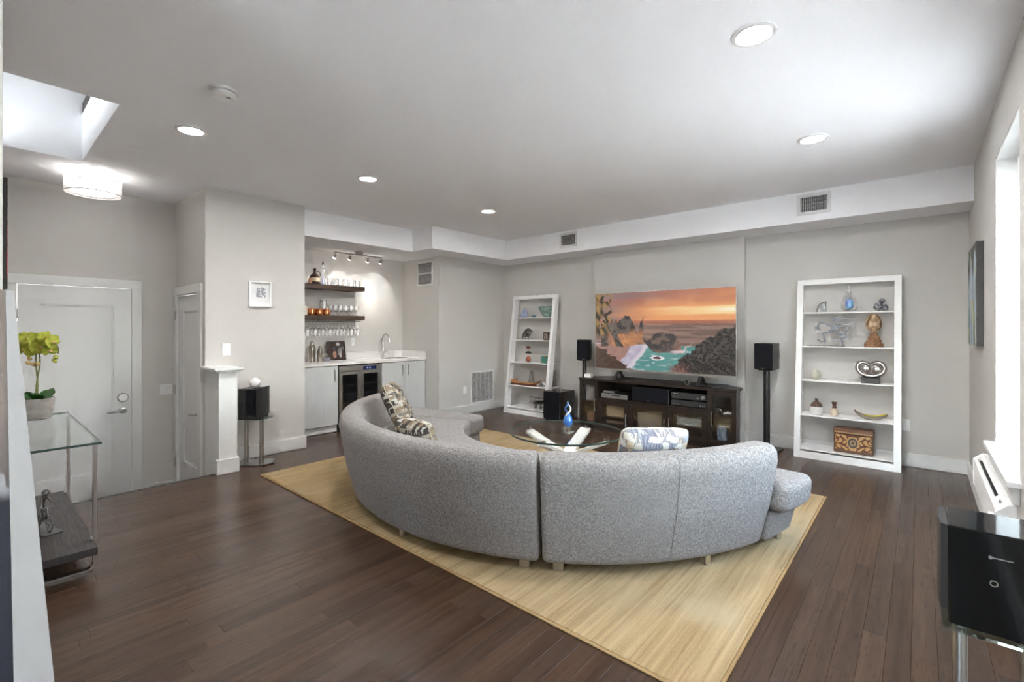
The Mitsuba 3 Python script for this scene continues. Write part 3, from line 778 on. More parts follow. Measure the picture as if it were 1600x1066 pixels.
# glasses on the shelves
rocks = mikit.ply(lathe([(0, 0), (.034, 0), (.037, .004), (.041, .095), (.0385, .095), (.035, .012), (0, .012)], 20), GLASSM, smooth=40)
n = 0
ORD = ['first', 'second', 'third', 'fourth', 'fifth', 'sixth', 'seventh', 'eighth', 'ninth', 'tenth']
for i, yy in enumerate((3.245, 3.325, 3.405, 3.49, 3.58, 3.67)):
    for xx in (-6.17, -6.27):
        k = thing('tumbler', f'clear tumbler on the upper shelf, {ORD[i]} from the tall bottle, {"front" if xx > -6.2 else "back"} row', 'glass', 'tumblers on the upper bar shelf')
        scene[k] = at(rocks, xx, yy, 1.9573)
goblet = mikit.ply(lathe([(0, 0), (.031, 0), (.031, .003), (.006, .008), (.0045, .014), (.0045, .045), (.010, .052), (.034, .075), (.040, .105), (.035, .145), (.033, .145), (.038, .105), (.032, .077), (0, .056)], 20), GLASSM, smooth=40)
for i, yy in enumerate((3.325, 3.407, 3.489, 3.571, 3.653)):
    for xx in (-6.165, -6.275):
        k = thing('stemmed_glass', f'stemmed glass on the lower shelf, {ORD[i]} from the copper mugs, {"front" if xx > -6.2 else "back"} row', 'glass', 'stemmed glasses on the lower bar shelf')
        scene[k] = at(goblet, xx, yy, 1.5353)
COPPER = plain('copper', (.72, .30, .12), .16, .5, 1.0)
mug = mikit.ply(cat(lathe([(0, 0), (.034, 0), (.040, .006), (.044, .03), (.043, .07), (.039, .092), (.036, .092), (.040, .068), (.040, .03), (.034, .009), (0, .009)], 24), tube(spline([(.041, 0, .075), (.066, 0, .072), (.068, 0, .035), (.041, 0, .025)], 14), .0045, 8)), COPPER, smooth=40)
for xx, yy, rz, w in ((-6.155, 2.985, -.6, 'front row, next to the cream canister'), (-6.155, 3.088, -.4, 'second in the front row'), (-6.155, 3.192, .2, 'front row, next to the stemmed glasses'), (-6.285, 2.97, 2.9, 'first in the back row'), (-6.285, 3.075, 2.9, 'second in the back row')):
    k = thing('copper_mug', f'copper mug on the lower shelf, {w}', 'mug', 'copper mugs on the lower bar shelf')
    scene[k] = at(mug, xx, yy, 1.5353, rz)
one('canister', lathe([(0, 0), (.036, 0), (.038, .003), (.038, .118), (.034, .122), (0, .122)], 24, (-6.17, 2.895, 1.5353)), plain('cream_ceramic', (.72, .66, .58), .35, .4), 'pale cream canister beside the copper mugs', 'canister')
k = thing('decanter', 'clear glass pitcher with a lid at the back of the lower bar shelf', 'pitcher')
part(k, 'body', lathe([(0, 0), (.050, 0), (.054, .006), (.054, .16), (.045, .22), (.042, .22), (.050, .158), (.050, .010), (0, .010)], 24, (-6.29, 3.225, 1.5353)), GLASSM, 40)
part(k, 'lid', cyl(-6.29, 3.225, 1.7557, 1.770, .043, 20, .004), PLASTIC)
# upper shelf bottles
k = thing('round_bottle', 'dark round liquor jug with a loop handle and cream label on the upper bar shelf', 'bottle')
bx, by, bz = -6.19, 3.045, 1.9573
part(k, 'body', mv(lathe([(0, 0), (.055, 0), (.062, .006), (.068, .04), (.066, .09), (.050, .125), (.022, .145), (.016, .16), (.016, .19), (0, .19)], 28), bx, by, bz), plain('brown_glass', (.020, .010, .005), .08, .5), 40)
part(k, 'cap', cyl(bx, by, bz + .1905, bz + .215, .018, 20, .003), BLACK)
part(k, 'handle', tube(spline([(bx + .02, by + .016, bz + .17), (bx + .03, by + .05, bz + .165), (bx + .035, by + .062, bz + .135), (bx + .03, by + .055, bz + .11)], 14), .006, 8), 'm_brown_glass', True)
lab_ = lathe([(.0685, .035), (.0690, .045), (.0683, .085), (.0675, .088)], 40, (bx, by, bz))
ctr = lab_.triangles_center - np.array([bx, by, bz])
lab_.update_faces((ctr[:, 0] > .015)); lab_.remove_unreferenced_vertices()
part(k, 'paper_label', lab_, matte('label_cream', (.62, .52, .36)), True)
k = thing('tall_bottle', 'tall clear tequila bottle with a dark stopper and a blue agave figure inside', 'bottle')
bx, by = -6.20, 3.165
part(k, 'body', lathe([(0, 0), (.040, 0), (.043, .004), (.043, .19), (.034, .215), (.014, .232), (.013, .285), (.010, .285), (.010, .235), (.030, .212), (.0395, .187), (.0395, .012), (0, .012)], 24, (bx, by, bz)), GLASSM, 40)
part(k, 'stopper', cat(cyl(bx, by, bz + .2855, bz + .318, .014, 16, .003)), plain('stopper_grey', (.10, .10, .11), .4, .4))
BLUEG = plain('blue_glass_figure', (.02, .06, .24), .15, .5)
part(k, 'figure', cat(mv(lathe([(0, 0), (.022, .002), (.010, .012), (.008, .07), (.006, .085), (0, .088)], 12), bx, by, bz + .0125), tube([(bx, by, bz + .05), (bx, by - .018, bz + .055), (bx, by - .018, bz + .075)], .005, 6), tube([(bx, by, bz + .042), (bx, by + .018, bz + .047), (bx, by + .018, bz + .068)], .005, 6)), BLUEG, 40)
one('small_jar', lathe([(0, 0), (.020, 0), (.024, .005), (.024, .05), (.016, .062), (.016, .075), (0, .075)], 18, (-6.135, 2.955, 1.9573)), plain('amber', (.45, .24, .15), .3, .4), 'small amber jar in front of the round liquor jug', 'jar')
# stemware rack and hanging glasses
k = thing('stemware_rack', 'nickel wire rack under the lower bar shelf that holds hanging wine glasses', 'glass rack')
rails = np.arange(2.62, 3.72, .1065)
part(k, 'rail', cat([tube([(-6.33, q + s, 1.455), (-6.125, q + s, 1.455)], .003, 6) for q in rails for s in (-.014, .014)]), NICKEL, True)
part(k, 'crossbar', cat(tube([(-6.33, 2.58, 1.4605), (-6.33, 3.72, 1.4605)], .003, 6), tube([(-6.15, 2.58, 1.4605), (-6.15, 3.72, 1.4605)], .003, 6)), NICKEL, True)
part(k, 'mount', cat([cyl(xx, q, 1.460, 1.4765, .004, 8) for xx in (-6.33, -6.15) for q in (2.60, 3.15, 3.70)]), NICKEL)
flute = mikit.ply(lathe([(0, 0), (.033, 0), (.033, -.003), (.007, -.007), (.004, -.014), (.004, -.085), (.012, -.093), (.034, -.115), (.040, -.150), (.034, -.205), (.032, -.205), (.038, -.150), (.031, -.116), (0, -.096)], 20), GLASSM, smooth=40)
for i, q in enumerate(rails[:0:-1]):
    for xx in ((-6.175, -6.265) if q > 2.8 else (-6.175,)):
        k = thing('wine_glass', f'wine glass hanging under the lower shelf, {ORD[i]} from the sink, {"front" if xx > -6.2 else "back"} row', 'wine glass', 'hanging wine glasses')
        scene[k] = at(flute, xx, float(q), 1.4615)
# things on the counter
SILV = plain('silver', (.46, .42, .36), .14, .5, 1.0)
k = thing('cocktail_shaker', 'large silver cocktail shaker on the bar worktop', 'shaker')
sx, sy, sz = -6.09, 2.955, .9083
part(k, 'tin', lathe([(0, 0), (.036, 0), (.040, .004), (.047, .09), (.050, .165), (.050, .17), (0, .17)], 28, (sx, sy, sz)), SILV, 40)
part(k, 'cap', lathe([(.050, .171), (.051, .178), (.046, .205), (.028, .232), (.026, .235), (.026, .262), (.020, .275), (0, .278)], 28, (sx, sy, sz)), SILV, 40)
k = thing('cocktail_shaker', 'smaller silver cocktail shaker on the bar worktop', 'shaker')
sx, sy = -6.045, 3.045
part(k, 'tin', lathe([(0, 0), (.028, 0), (.031, .004), (.036, .08), (.038, .125), (0, .125)], 28, (sx, sy, sz)), SILV, 40)
part(k, 'cap', lathe([(.038, .126), (.039, .132), (.034, .158), (.021, .178), (.020, .20), (.015, .212), (0, .215)], 28, (sx, sy, sz)), SILV, 40)
k = thing('bar_tool_stand', 'small grey stand of bar tools beside the shakers', 'bar tools')
part(k, 'stand', box(-6.185, -6.105, 3.135, 3.225, sz, sz + .055, .004), plain('tool_stand', (.22, .21, .24), .4, .4))
for i, q in enumerate((3.150, 3.168, 3.186, 3.206)):
    part(k, 'tool', cat(cyl(-6.145, q, sz + .056, sz + .085, .005, 8), cyl(-6.145, q, sz + .0855, sz + .10, .008, 10, .003)), SILV)
k = thing('bar_board', 'dark brown framed board with pictured cocktail shakers leaning at the back of the bar', 'picture')


def board_fn(p, n, uv):
    u, v = (p.y - 3.27) / .272, (p.z - .91) / .262
    s = noise(u * 14, v * 14, 2)
    c = mix((.020, .010, .008), (.035, .016, .012), s)
    for (cu, cv, ru, rv, col) in ((.62, .84, .12, .10, (.52, .50, .48)), (.40, .30, .11, .20, (.34, .18, .13)), (.70, .42, .13, .26, (.20, .20, .20)), (.72, .26, .07, .16, (.40, .37, .33)), (.40, .60, .11, .10, (.05, .05, .055)), (.86, .62, .10, .12, (.10, .10, .11))):
        d = dr.sqrt(dr.square((u - cu) / ru) + dr.square((v - cv) / rv))
        c = mix(c, mi.Color3f(*col) * (.55 + .8 * noise(u * 30, v * 24, cu * 9)), smoothstep(1.0, .8, d))
    return c


tl = math.atan2(.045, .26)
part(k, 'panel', mv(slab(sbox(-.136, 0, .136, .262), 'x', -.010, .0), -6.262, 3.406, .9105, ry=-tl), plain('board_print', proc(board_fn), .35, .4), False)
part(k, 'frame', mv(slab(sbox(-.140, 0, .140, .266).difference(sbox(-.132, .008, .132, .258)), 'x', .0002, .006), -6.262, 3.406, .9105, ry=-tl), ESPRESSO, False)
#@@SECTION3
# ------------------------------------------------------------------ rug and sofa
k = thing('area_rug', 'large golden tan wool rug under the curved sofa', 'rug')
part(k, 'pile', box(-4.585, -.575, 1.755, 4.485, .001, .013, .003), RUG, False)
part(k, 'binding', cat(box(-4.60, -4.586, 1.74, 4.50, .001, .011, .003), box(-.574, -.56, 1.74, 4.50, .001, .011, .003), box(-4.586, -.574, 1.74, 1.754, .001, .011, .003), box(-4.586, -.574, 4.486, 4.50, .001, .011, .003)), EDGE, False)

SC = np.array([-2.524, 3.665])
RUGZ = .0135


def rounded(pts, r=.04, step=.018):
    g = Polygon(pts).buffer(-r, 16).buffer(r, 16)
    n = max(40, int(g.exterior.length / step))
    p = np.array([g.exterior.interpolate(i / n, normalized=True).coords[0] for i in range(n)])
    if g.exterior.is_ccw: p = p[::-1]
    return p


def arc(profile, a0, a1, rd=.035, da=1.6, bow=0.0):
    """The closed (r, z) profile swept round the sofa's centre from angle a0 to a1 (degrees), its two ends rounded by rd."""
    p = np.array(profile)
    t = np.roll(p, -1, 0) - np.roll(p, 1, 0)
    nrm = np.c_[t[:, 1], -t[:, 0]]; nrm /= np.linalg.norm(nrm, axis=1, keepdims=True)
    area = .5 * np.sum(p[:, 0] * np.roll(p[:, 1], -1) - np.roll(p[:, 0], -1) * p[:, 1])
    if area < 0: nrm = -nrm
    R = p[:, 0].mean()
    st = []
    th = np.linspace(0, PI / 2, 6)
    for q in th:
        st.append((a0 + math.degrees(rd * (1 - math.cos(q)) / R), rd * (1 - math.sin(q))))
    b0, b1 = st[-1][0], a1 - math.degrees(rd / R)
    m = max(2, int((b1 - b0) / da))
    for q in np.linspace(b0, b1, m + 1)[1:-1]:
        st.append((q, 0.0))
    for q in th[::-1]:
        st.append((a1 - math.degrees(rd * (1 - math.cos(q)) / R), rd * (1 - math.sin(q))))
    V = []
    for a, ins in st:
        q = p - nrm * ins
        c, s = math.cos(math.radians(a)), math.sin(math.radians(a))
        V.append(np.c_[SC[0] + q[:, 0] * c, SC[1] + q[:, 0] * s, q[:, 1]])
    n = len(p)
    v = np.vstack(V + [V[0].mean(0)[None], V[-1].mean(0)[None]])
    f = []
    for i in range(len(st) - 1):
        for j in range(n):
            jj = (j + 1) % n
            f += [[i * n + j, i * n + jj, (i + 1) * n + jj], [i * n + j, (i + 1) * n + jj, (i + 1) * n + j]]
    e = (len(st) - 1) * n
    for j in range(n):
        jj = (j + 1) % n
        f += [[len(v) - 2, jj, j], [len(v) - 1, e + j, e + jj]]
    m = trimesh.Trimesh(v, np.array(f), process=False)
    if m.volume < 0: m.invert()
    return m


BACK = rounded([(1.665, .07), (1.885, .066), (1.955, .33), (2.000, .59), (1.995, .686), (1.840, .690), (1.790, .58), (1.735, .42)], .058)
BASE = rounded([(1.00, .072), (1.660, .072), (1.660, .262), (1.00, .262)], .02)
SEAT = rounded([(.945, .268), (1.69, .268), (1.722, .445), (.945, .445)], .045)
CBASE = rounded([(1.00, .072), (1.900, .072), (1.945, .262), (1.00, .262)], .025)
CSEAT = rounded([(.945, .268), (2.02, .268), (2.035, .448), (.945, .448)], .05)


def polar(r, a):
    return SC[0] + r * math.cos(math.radians(a)), SC[1] + r * math.sin(math.radians(a))


def sofa(label, back, chaise, seams, blocks, pegs):
    k = thing('curved_sofa', label, 'sofa', 'two halves of the curved sofa')
    part(k, 'backrest', arc(BACK, *back), SOFA, True)
    part(k, 'base', arc(BASE, back[0] + .15, back[1] - .15, .02), SOFA, True)
    part(k, 'seat_cushion', arc(SEAT, back[0] + .1, back[1] - .1, .03), SOFA, True)
    part(k, 'chaise_base', arc(CBASE, *chaise), SOFA, True)
    part(k, 'chaise_cushion', arc(CSEAT, *chaise, .05), SOFA, True)
    for a in seams:
        p = BACK[(BACK[:, 0] > 1.86)]
        p = p[np.argsort(p[:, 1])]
        pts = [(*polar(r + .0012, a), z) for r, z in p if z < .684]
        part(k, 'seam', tube(pts, .0022, 6), matte('seam', (.20, .195, .19)) if 'm_seam' not in scene else 'm_seam', True)
    for r, a in blocks:
        m = mv(box(-.03, .03, -.03, .03, RUGZ, .10, .003), 0, 0, 0, rz=math.radians(a))
        x, y = polar(r, a)
        part(k, 'block_leg', mv(m, x, y, 0), STEEL, label='square brushed metal leg')
    for r, a in pegs:
        x, y = polar(r, a)
        part(k, 'peg_leg', cat(cyl(x, y, RUGZ + .006, .095, .017, 16, .002), cyl(x, y, RUGZ, RUGZ + .0058, .019, 16)), CHROME, label='small round chrome leg')
    return k


sofa('long section of the grey curved sofa, on the side of the bar', (-156, -59.75), (-173, -156.3), (), ((1.80, -62.6),), ((1.83, -90.5), (1.83, -125), (1.10, -70), (1.10, -120), (1.15, -168), (1.85, -168)))
sofa('short section of the grey curved sofa, on the side of the window', (-59.25, -16.9), (-16.6, -5.0), (-37.9,), ((1.80, -56.6),), ((1.85, -29.5), (1.10, -50), (1.10, -24), (1.15, -8), (1.86, -8.5)))


def pillow(label, w, hgt, th, pos, yaw, tilt, m, roll=0.0, name='throw_pillow'):
    """A cushion: w wide, hgt high, standing in its own xz plane, leaned back by tilt and turned by yaw."""
    n = 33
    u, v = np.meshgrid(np.linspace(-1, 1, n), np.linspace(-1, 1, n), indexing='ij')
    pinch = lambda a, b: a * (1 - .05 * (1 - b ** 2) * np.abs(a) ** 3 - .10 * np.abs(a * b) ** 5)
    X, Z = .5 * w * pinch(u, v), .5 * hgt * pinch(v, u)
    t = .5 * th * np.clip((1 - u ** 4), 0, 1) ** .55 * np.clip((1 - v ** 4), 0, 1) ** .55
    t = t * (1 + .10 * (meshkit.noise(np.stack([u * 2.2 + w * 9, v * 2.2, u * 0 + th * 7], -1)) - .5) * 2)
    vf = np.stack([X, -t, Z], -1).reshape(-1, 3); vb = np.stack([X, t, Z], -1).reshape(-1, 3)
    i, j = np.meshgrid(np.arange(n - 1), np.arange(n - 1), indexing='ij')
    q = np.stack([i * n + j, (i + 1) * n + j, (i + 1) * n + j + 1, i * n + j + 1], -1).reshape(-1, 4)
    f = np.vstack([q[:, [0, 1, 2]], q[:, [0, 2, 3]]])
    V = np.vstack([vf, vb]); F = np.vstack([f, f[:, ::-1] + n * n])
    uv = np.vstack([np.stack([u, v], -1).reshape(-1, 2) * .5 + .5, np.stack([u, v], -1).reshape(-1, 2) * .5 + [1.5, .5]]) * [1.0, hgt / w]
    mesh = trimesh.Trimesh(V, F, process=False)
    M = TM(pos) @ RM(yaw, [0, 0, 1]) @ RM(tilt, [1, 0, 0]) @ RM(roll, [0, 1, 0])
    mesh.apply_transform(M)
    edge = np.vstack([np.stack([X, X * 0, Z], -1)[:, 0], np.stack([X, X * 0, Z], -1)[-1, 1:], np.stack([X, X * 0, Z], -1)[::-1, -1][1:], np.stack([X, X * 0, Z], -1)[0, ::-1][1:]])
    pip = tube(trimesh.transform_points(edge, M), .004, 6)
    k = thing(name, label, 'pillow', 'printed throw pillows on the sofa')
    part(k, 'cover', mesh, m, True, uv=uv)
    part(k, 'piping', pip, PIPING, True)
    return k


def seat_pillow(label, a, w, hgt, th, tilt, m, r=1.50, zc=.46, roll=0.0, turn=0.0):
    x, y = polar(r, a)
    # local -y faces the ring's centre
    pillow(label, w, hgt, th, (x, y, zc + .5 * hgt * math.cos(tilt)), math.radians(a - 90 + turn), tilt, m, roll)


seat_pillow('white and blue-grey printed pillow on the window-side section of the sofa', -36, .47, .31, .16, -.26, PILLOW, 1.59, zc=.462, roll=-.06)
seat_pillow('brown and cream woven pillow lying low behind the sofa back nearest the upright pillow', -97.5, .48, .26, .16, -.30, PILLOWD, 1.59, zc=.462, roll=.03)
seat_pillow('brown and cream woven pillow standing upright at the far end of the sofa back', -132, .47, .45, .16, -.44, PILLOWD, 1.545, zc=.462, roll=.05)

# ------------------------------------------------------------------ coffee table
k = thing('coffee_table', 'round glass coffee table on crossed white metal beams', 'coffee table')
tx, ty, tz = -2.42, 3.53, .418
part(k, 'glass_top', lathe([(0, tz + .013), (.504, tz + .013)], 72, (tx, ty, 0)), TABLEG, False)
part(k, 'glass_edge', lathe([(.504, tz), (.508, tz), (.511, tz + .003), (.511, tz + .010), (.508, tz + .0135), (.504, tz + .0135)], 72, (tx, ty, 0), True), GREENE, 25, label='green-grey polished glass edge')
BEAM = plain('beam_white', (.74, .75, .72), .3, .5)
BEAMS = plain('beam_edge', (.55, .47, .30), .3, .5, 1.0)
for i, a in enumerate((.10, .10 + PI / 2)):
    for s in (-1, 1):
        w_, hh = .44, .400
        L = math.hypot(w_ * 2, hh - RUGZ)
        ang = math.atan2(hh - RUGZ, w_ * 2) * s
        m = box(-L / 2 + .045, L / 2 - .045, -.055, .055, -.014, .014, .002)
        m = mv(m, 0, 0, 0, ry=-ang)
        m = mv(m, tx, ty, (hh + RUGZ) / 2 + .0, rz=a)
        cut = m
        part(k, 'beam', cut, BEAM)
for a in (.10, .10 + PI / 2, .10 + PI, .10 + 1.5 * PI):
    part(k, 'glide', cyl(tx + .40 * math.cos(a), ty + .40 * math.sin(a), .402, .4175, .022, 16), CHROME)
    part(k, 'foot', cyl(tx + .415 * math.cos(a), ty + .415 * math.sin(a), RUGZ, .026, .03, 16), CHROME)
k = thing('glass_sculpture', 'blue twisted art glass sculpture on a clear block on the coffee table', 'sculpture')
gx, gy, gz = -2.36, 3.475, tz + .0145
BLUEA = mat('blue_art_glass', {'type': 'principled', 'base_color': rgb((.02, .14, .48)), 'roughness': .05, 'specular': .7, 'spec_trans': .25, 'eta': 1.5} if False else {'type': 'twosided', 'b': {'type': 'principled', 'base_color': rgb((.02, .13, .42)), 'roughness': .06, 'specular': .7, 'clearcoat': 1.0}})
part(k, 'block', box(gx - .038, gx + .038, gy - .038, gy + .038, gz, gz + .05, .004), GLASS, False, label='clear glass block')
part(k, 'drop', lathe([(0, .0505), (.018, .053), (.038, .075), (.043, .10), (.036, .135), (.020, .165), (.008, .185), (0, .19)], 28, (gx, gy, gz)), BLUEA, True)
for ph in (0, PI):
    q = np.linspace(0, 1, 44)
    rr = .030 * np.sin(PI * np.minimum(1, q * 1.02)) * (1 - .45 * q) + .004
    an = ph + q * 1.9 * PI
    pts = np.c_[gx + rr * np.cos(an), gy + rr * np.sin(an), gz + .12 + q * .155]
    part(k, 'strand', tube(pts, .0105 - .005 * q, 8), BLUEA if ph == 0 else plain('strand_clear', (.62, .66, .70), .08, .6), True)

# ------------------------------------------------------------------ television and its stand
TY = 5.60
k = thing('television', 'large flat television with a silver frame showing a sunset over a coastal cove', 'television')
X0, X1, Z0, Z1 = -3.362, -1.540, .797, 1.836
part(k, 'frame', slab(sbox(X0, Z0, X1, Z1).difference(sbox(X0 + .010, Z0 + .026, X1 - .010, Z1 - .010)), 'y', TY, TY + .030), plain('tv_silver', (.62, .60, .58), .3, .5, 1.0), False, label='thin silver bezel')
part(k, 'back_shell', cat(box(X0 + .01, X1 - .01, TY + .0305, TY + .05, Z0 + .01, Z1 - .01, .004), box(X0 + .3, X1 - .3, TY + .05, TY + .09, Z0 + .01, Z0 + .6, .01)), BLACK, False)
for x in (X0 + .36, X1 - .40):
    part(k, 'foot', cat(box(x - .03, x + .03, TY - .14, TY + .16, .6855, .695, .003), slab([(TY - .12, .695), (TY - .095, .695), (TY + .035, .80), (TY + .015, .80)], 'x', x - .02, x + .02), slab([(TY + .145, .695), (TY + .12, .695), (TY + .02, .80), (TY + .04, .80)], 'x', x - .02, x + .02)), BLACK, False)


def tv_fn(p, n, uv):
    u, v = (p.x - X0) / (X1 - X0), (p.z - Z0) / (Z1 - Z0)
    C = lambda r, g, b: mi.Color3f(*S(r, g, b))
    over = lambda base, col, m: mix(base, col, dr.clip(m, 0, 1))
    n1 = fbm(u * 5, v * 14, 1); n2 = fbm(u * 30, v * 24, 2); n3 = noise(u * 90, v * 60, 3)
    nb = fbm(u * 12, v * 9, 6)
    # sky
    c = mix(C(146, 118, 116), C(190, 122, 96), smoothstep(.1, .9, u + .5 * (n1 - .5)))
    band = smoothstep(.95, .76, v + .16 * (n1 - .5) - .12 * u + .06)
    c = over(c, C(240, 164, 108), band * smoothstep(.0, .55, u + .25 * (n1 - .4)))
    c = over(c, C(255, 222, 160), smoothstep(.05, .02, dr.abs(v - .735 - .035 * (n1 - .5) - .02 * u) - .012 * u) * smoothstep(.25, .95, u + .3 * (n1 - .5)))
    c = over(c, C(255, 246, 214), smoothstep(.032, .008, dr.abs(v - .752)) * smoothstep(.78, 1.0, u))
    c = over(c, C(176, 112, 92), smoothstep(.55, .62, noise(u * 3.5, v * 17, 9)) * smoothstep(.78, .86, v) * .5)
    # sea
    sea = mix(C(160, 128, 116), C(112, 90, 82), smoothstep(.4, .65, fbm(u * 6, v * 60, 4)) * .6 + .35 * smoothstep(.35, .75, u))
    sea = over(sea, C(196, 116, 84), smoothstep(.565, .635, v) * .75)
    c = over(c, sea, smoothstep(.640, .634, v))
    # cove
    cv = mix(C(78, 136, 132), C(104, 158, 152), fbm(u * 14, v * 22, 5))
    cv = over(cv, C(206, 214, 212), smoothstep(.64, .74, noise(u * 26, v * 60, 7)) * .45)
    c = over(c, cv, smoothstep(.34, .33, v) * smoothstep(.22, .26, u))
    # sand and surf
    sand = mix(C(178, 138, 126), C(150, 112, 104), n2)
    shore = .315 + .165 * smoothstep(0, .34, v + 0 * u) + .02 * (noise(v * 18, 2) - .5) - .03 * smoothstep(.2, 0, v)
    c = over(c, C(214, 206, 214), smoothstep(.0, .012, .43 - .46 * (.33 - v) - u + .018 * (noise(v * 24, u * 9) - .5) - .04 + .05) * smoothstep(.36, .33, v))
    c = over(c, mix(C(170, 160, 184), C(212, 204, 212), n2), smoothstep(0, .02, .365 - .40 * (.33 - v) - u + .03 * (noise(v * 20, u * 12) - .5) + .03) * smoothstep(.36, .32, v))
    c = over(c, sand, smoothstep(0, .02, .30 - .32 * (.33 - v) - u + .03 * (noise(v * 14, u * 9, 2) - .5)) * smoothstep(.345, .325, v))
    # surf ring in the cove
    d = dr.sqrt(dr.square((u - .49) / .055) + dr.square((v - .185) / .030))
    c = over(c, C(226, 226, 226), smoothstep(1.05, .8, d + .4 * (n3 - .5)))
    c = over(c, C(96, 76, 80), smoothstep(.6, .45, d + .3 * (n3 - .5)))
    # second headland
    h2 = .475 + .045 * dr.sin(u * 40.0) * smoothstep(.55, .4, u) + .06 * (nb - .5) - .17 * smoothstep(.60, .67, u) - .05 * smoothstep(.47, .40, u)
    m2 = smoothstep(.0, .012, h2 - v + .05 * (n3 - .5)) * smoothstep(.37, .39, u) * smoothstep(.675, .66, u) * smoothstep(.0, .02, v - .245 - .13 * smoothstep(.47, .37, u) + .03 * (n2 - .5))
    rock = mix(C(66, 60, 60), C(118, 98, 88), smoothstep(.35, .65, n2))
    rock = over(rock, C(180, 132, 112), smoothstep(.58, .66, u) * smoothstep(.40, .28, v) * .8)
    c = over(c, rock, m2)
    c = over(c, C(226, 208, 212), smoothstep(.03, .0, dr.abs(v - .265 - .12 * smoothstep(.63, .70, u) * noise(u * 30, v * 20))) * smoothstep(.56, .62, u) * smoothstep(.74, .68, u) * .9)
    # first cliff
    top1 = .66 + .10 * (nb - .5) - .16 * smoothstep(.30, .36, u) * smoothstep(.40, .33, u) - .05 * smoothstep(.22, .10, u) + .04 * dr.sin(u * 52.0) + .05 * (noise(u * 44, 1) - .5)
    m1 = smoothstep(.0, .012, top1 - v + .05 * (n3 - .5)) * smoothstep(.045, .06, u) * smoothstep(.395, .375, u + .02 * (n2 - .5)) * smoothstep(0, .02, v - .30 - .03 * (n2 - .5) - .03 * smoothstep(.25, .38, u))
    cl = mix(C(64, 58, 56), C(106, 96, 88), smoothstep(.35, .65, n2))
    lit = smoothstep(.47, .58, noise(u * 17 + v * 5, v * 5, 12)) * smoothstep(.56, .44, v) * smoothstep(.08, .16, u)
    cl = over(cl, mix(C(224, 158, 104), C(172, 112, 84), n2), lit * (.55 + .6 * n3))
    c = over(c, cl, m1)
    # dark bush at the lower left
    b1 = .33 - 1.05 * dr.maximum(u - .02, 0) + .10 * (n2 - .5)
    c = over(c, mix(C(58, 44, 38), C(104, 78, 62), n3 * .8), smoothstep(0, .02, b1 - v))
    # palm
    fr_ = noise(u * 60 + v * 26, v * 7 - u * 22, 14)
    pm = smoothstep(.125, .10, u + .05 * (noise(v * 20, u * 10, 4) - .5) + .05 * smoothstep(.62, .40, v) - .02) * smoothstep(.40, .48, v)
    c = over(c, mix(C(52, 46, 32), C(160, 126, 80), smoothstep(.3, .75, fr_)), pm * smoothstep(.25, .5, noise(u * 44 - v * 18, v * 14, 21) + .35 * smoothstep(.08, .02, u)))
    # tree at the right
    tt = .16 + .40 * smoothstep(.58, .98, u) + .09 * (fbm(u * 22, v * 6, 3) - .5) + .05 * (noise(u * 70, v * 40, 5) - .5)
    left = smoothstep(0, .015, u - .635 - .08 * (fbm(u * 7, v * 18, 8) - .5) + .02 * smoothstep(.3, .0, v))
    tr = mix(C(34, 31, 30), C(84, 76, 70), smoothstep(.35, .75, .5 * noise(u * 60, v * 90 + u * 50, 3) + .5 * noise(u * 130, v * 60 - u * 90, 8)))
    c = over(c, tr, smoothstep(0, .012, tt - v) * left)
    c = over(c, mix(C(84, 60, 58), C(160, 108, 98), n3), smoothstep(.10, .0, v - .05 + .06 * (n2 - .5)) * smoothstep(.55, .60, u) * smoothstep(.74, .66, u) * .8)
    return c * 0.80


part(k, 'panel', box(X0 + .0105, X1 - .0105, TY + .007, TY + .012, Z0 + .0265, Z1 - .0105), plain('screen_glass', (.01, .01, .01), .12, .4), False)
quad = np.array([[X0 + .0105, TY + .0065, Z0 + .0265], [X1 - .0105, TY + .0065, Z0 + .0265], [X1 - .0105, TY + .0065, Z1 - .0105], [X0 + .0105, TY + .0065, Z1 - .0105]])
scene[part(k, 'screen', (quad, np.array([[0, 1, 2], [0, 2, 3]])), 'm_screen_glass', False, uv=[[0, 0], [1, 0], [1, 1], [0, 1]])]['emitter'] = emit(proc(tv_fn))

# console
k = thing('media_console', 'black corner media console with glass doors below the television', 'media console')
FYC = 5.45
plan = [(-3.525, FYC), (-1.497, FYC), (-1.515, 5.735), (-1.75, 5.94), (-3.27, 5.94), (-3.505, 5.735)]
inner = Polygon(plan).buffer(-.025, join_style=2)
part(k, 'top', slab(Polygon(plan), 'z', .658, .6845), ESPRESSO, False)
part(k, 'plinth', slab(inner.buffer(-.01, join_style=2), 'z', .001, .055), ESPRESSO, False)
part(k, 'bottom', slab(inner, 'z', .055, .080), ESPRESSO, False)
part(k, 'shelf', slab(inner.intersection(sbox(-3.225, 5.48, -1.80, 5.9)), 'z', .415, .437), ESPRESSO, False)
part(k, 'side_panel', slab(Polygon([(-3.50, FYC + .03), (-3.48, FYC + .03), (-3.46, 5.725), (-3.48, 5.725)]), 'z', .08, .658), ESPRESSO, False)
part(k, 'side_panel', slab(Polygon([(-1.542, FYC + .03), (-1.522, FYC + .03), (-1.54, 5.725), (-1.56, 5.725)]), 'z', .08, .658), ESPRESSO, False)
part(k, 'back_panel', cat(box(-3.26, -1.76, 5.895, 5.91, .08, .658), slab(Polygon([(-3.48, 5.725), (-3.46, 5.725), (-3.255, 5.90), (-3.27, 5.91)]), 'z', .08, .658), slab(Polygon([(-1.56, 5.725), (-1.54, 5.725), (-1.75, 5.91), (-1.765, 5.90)]), 'z', .08, .658)), ESPRESSO, False)
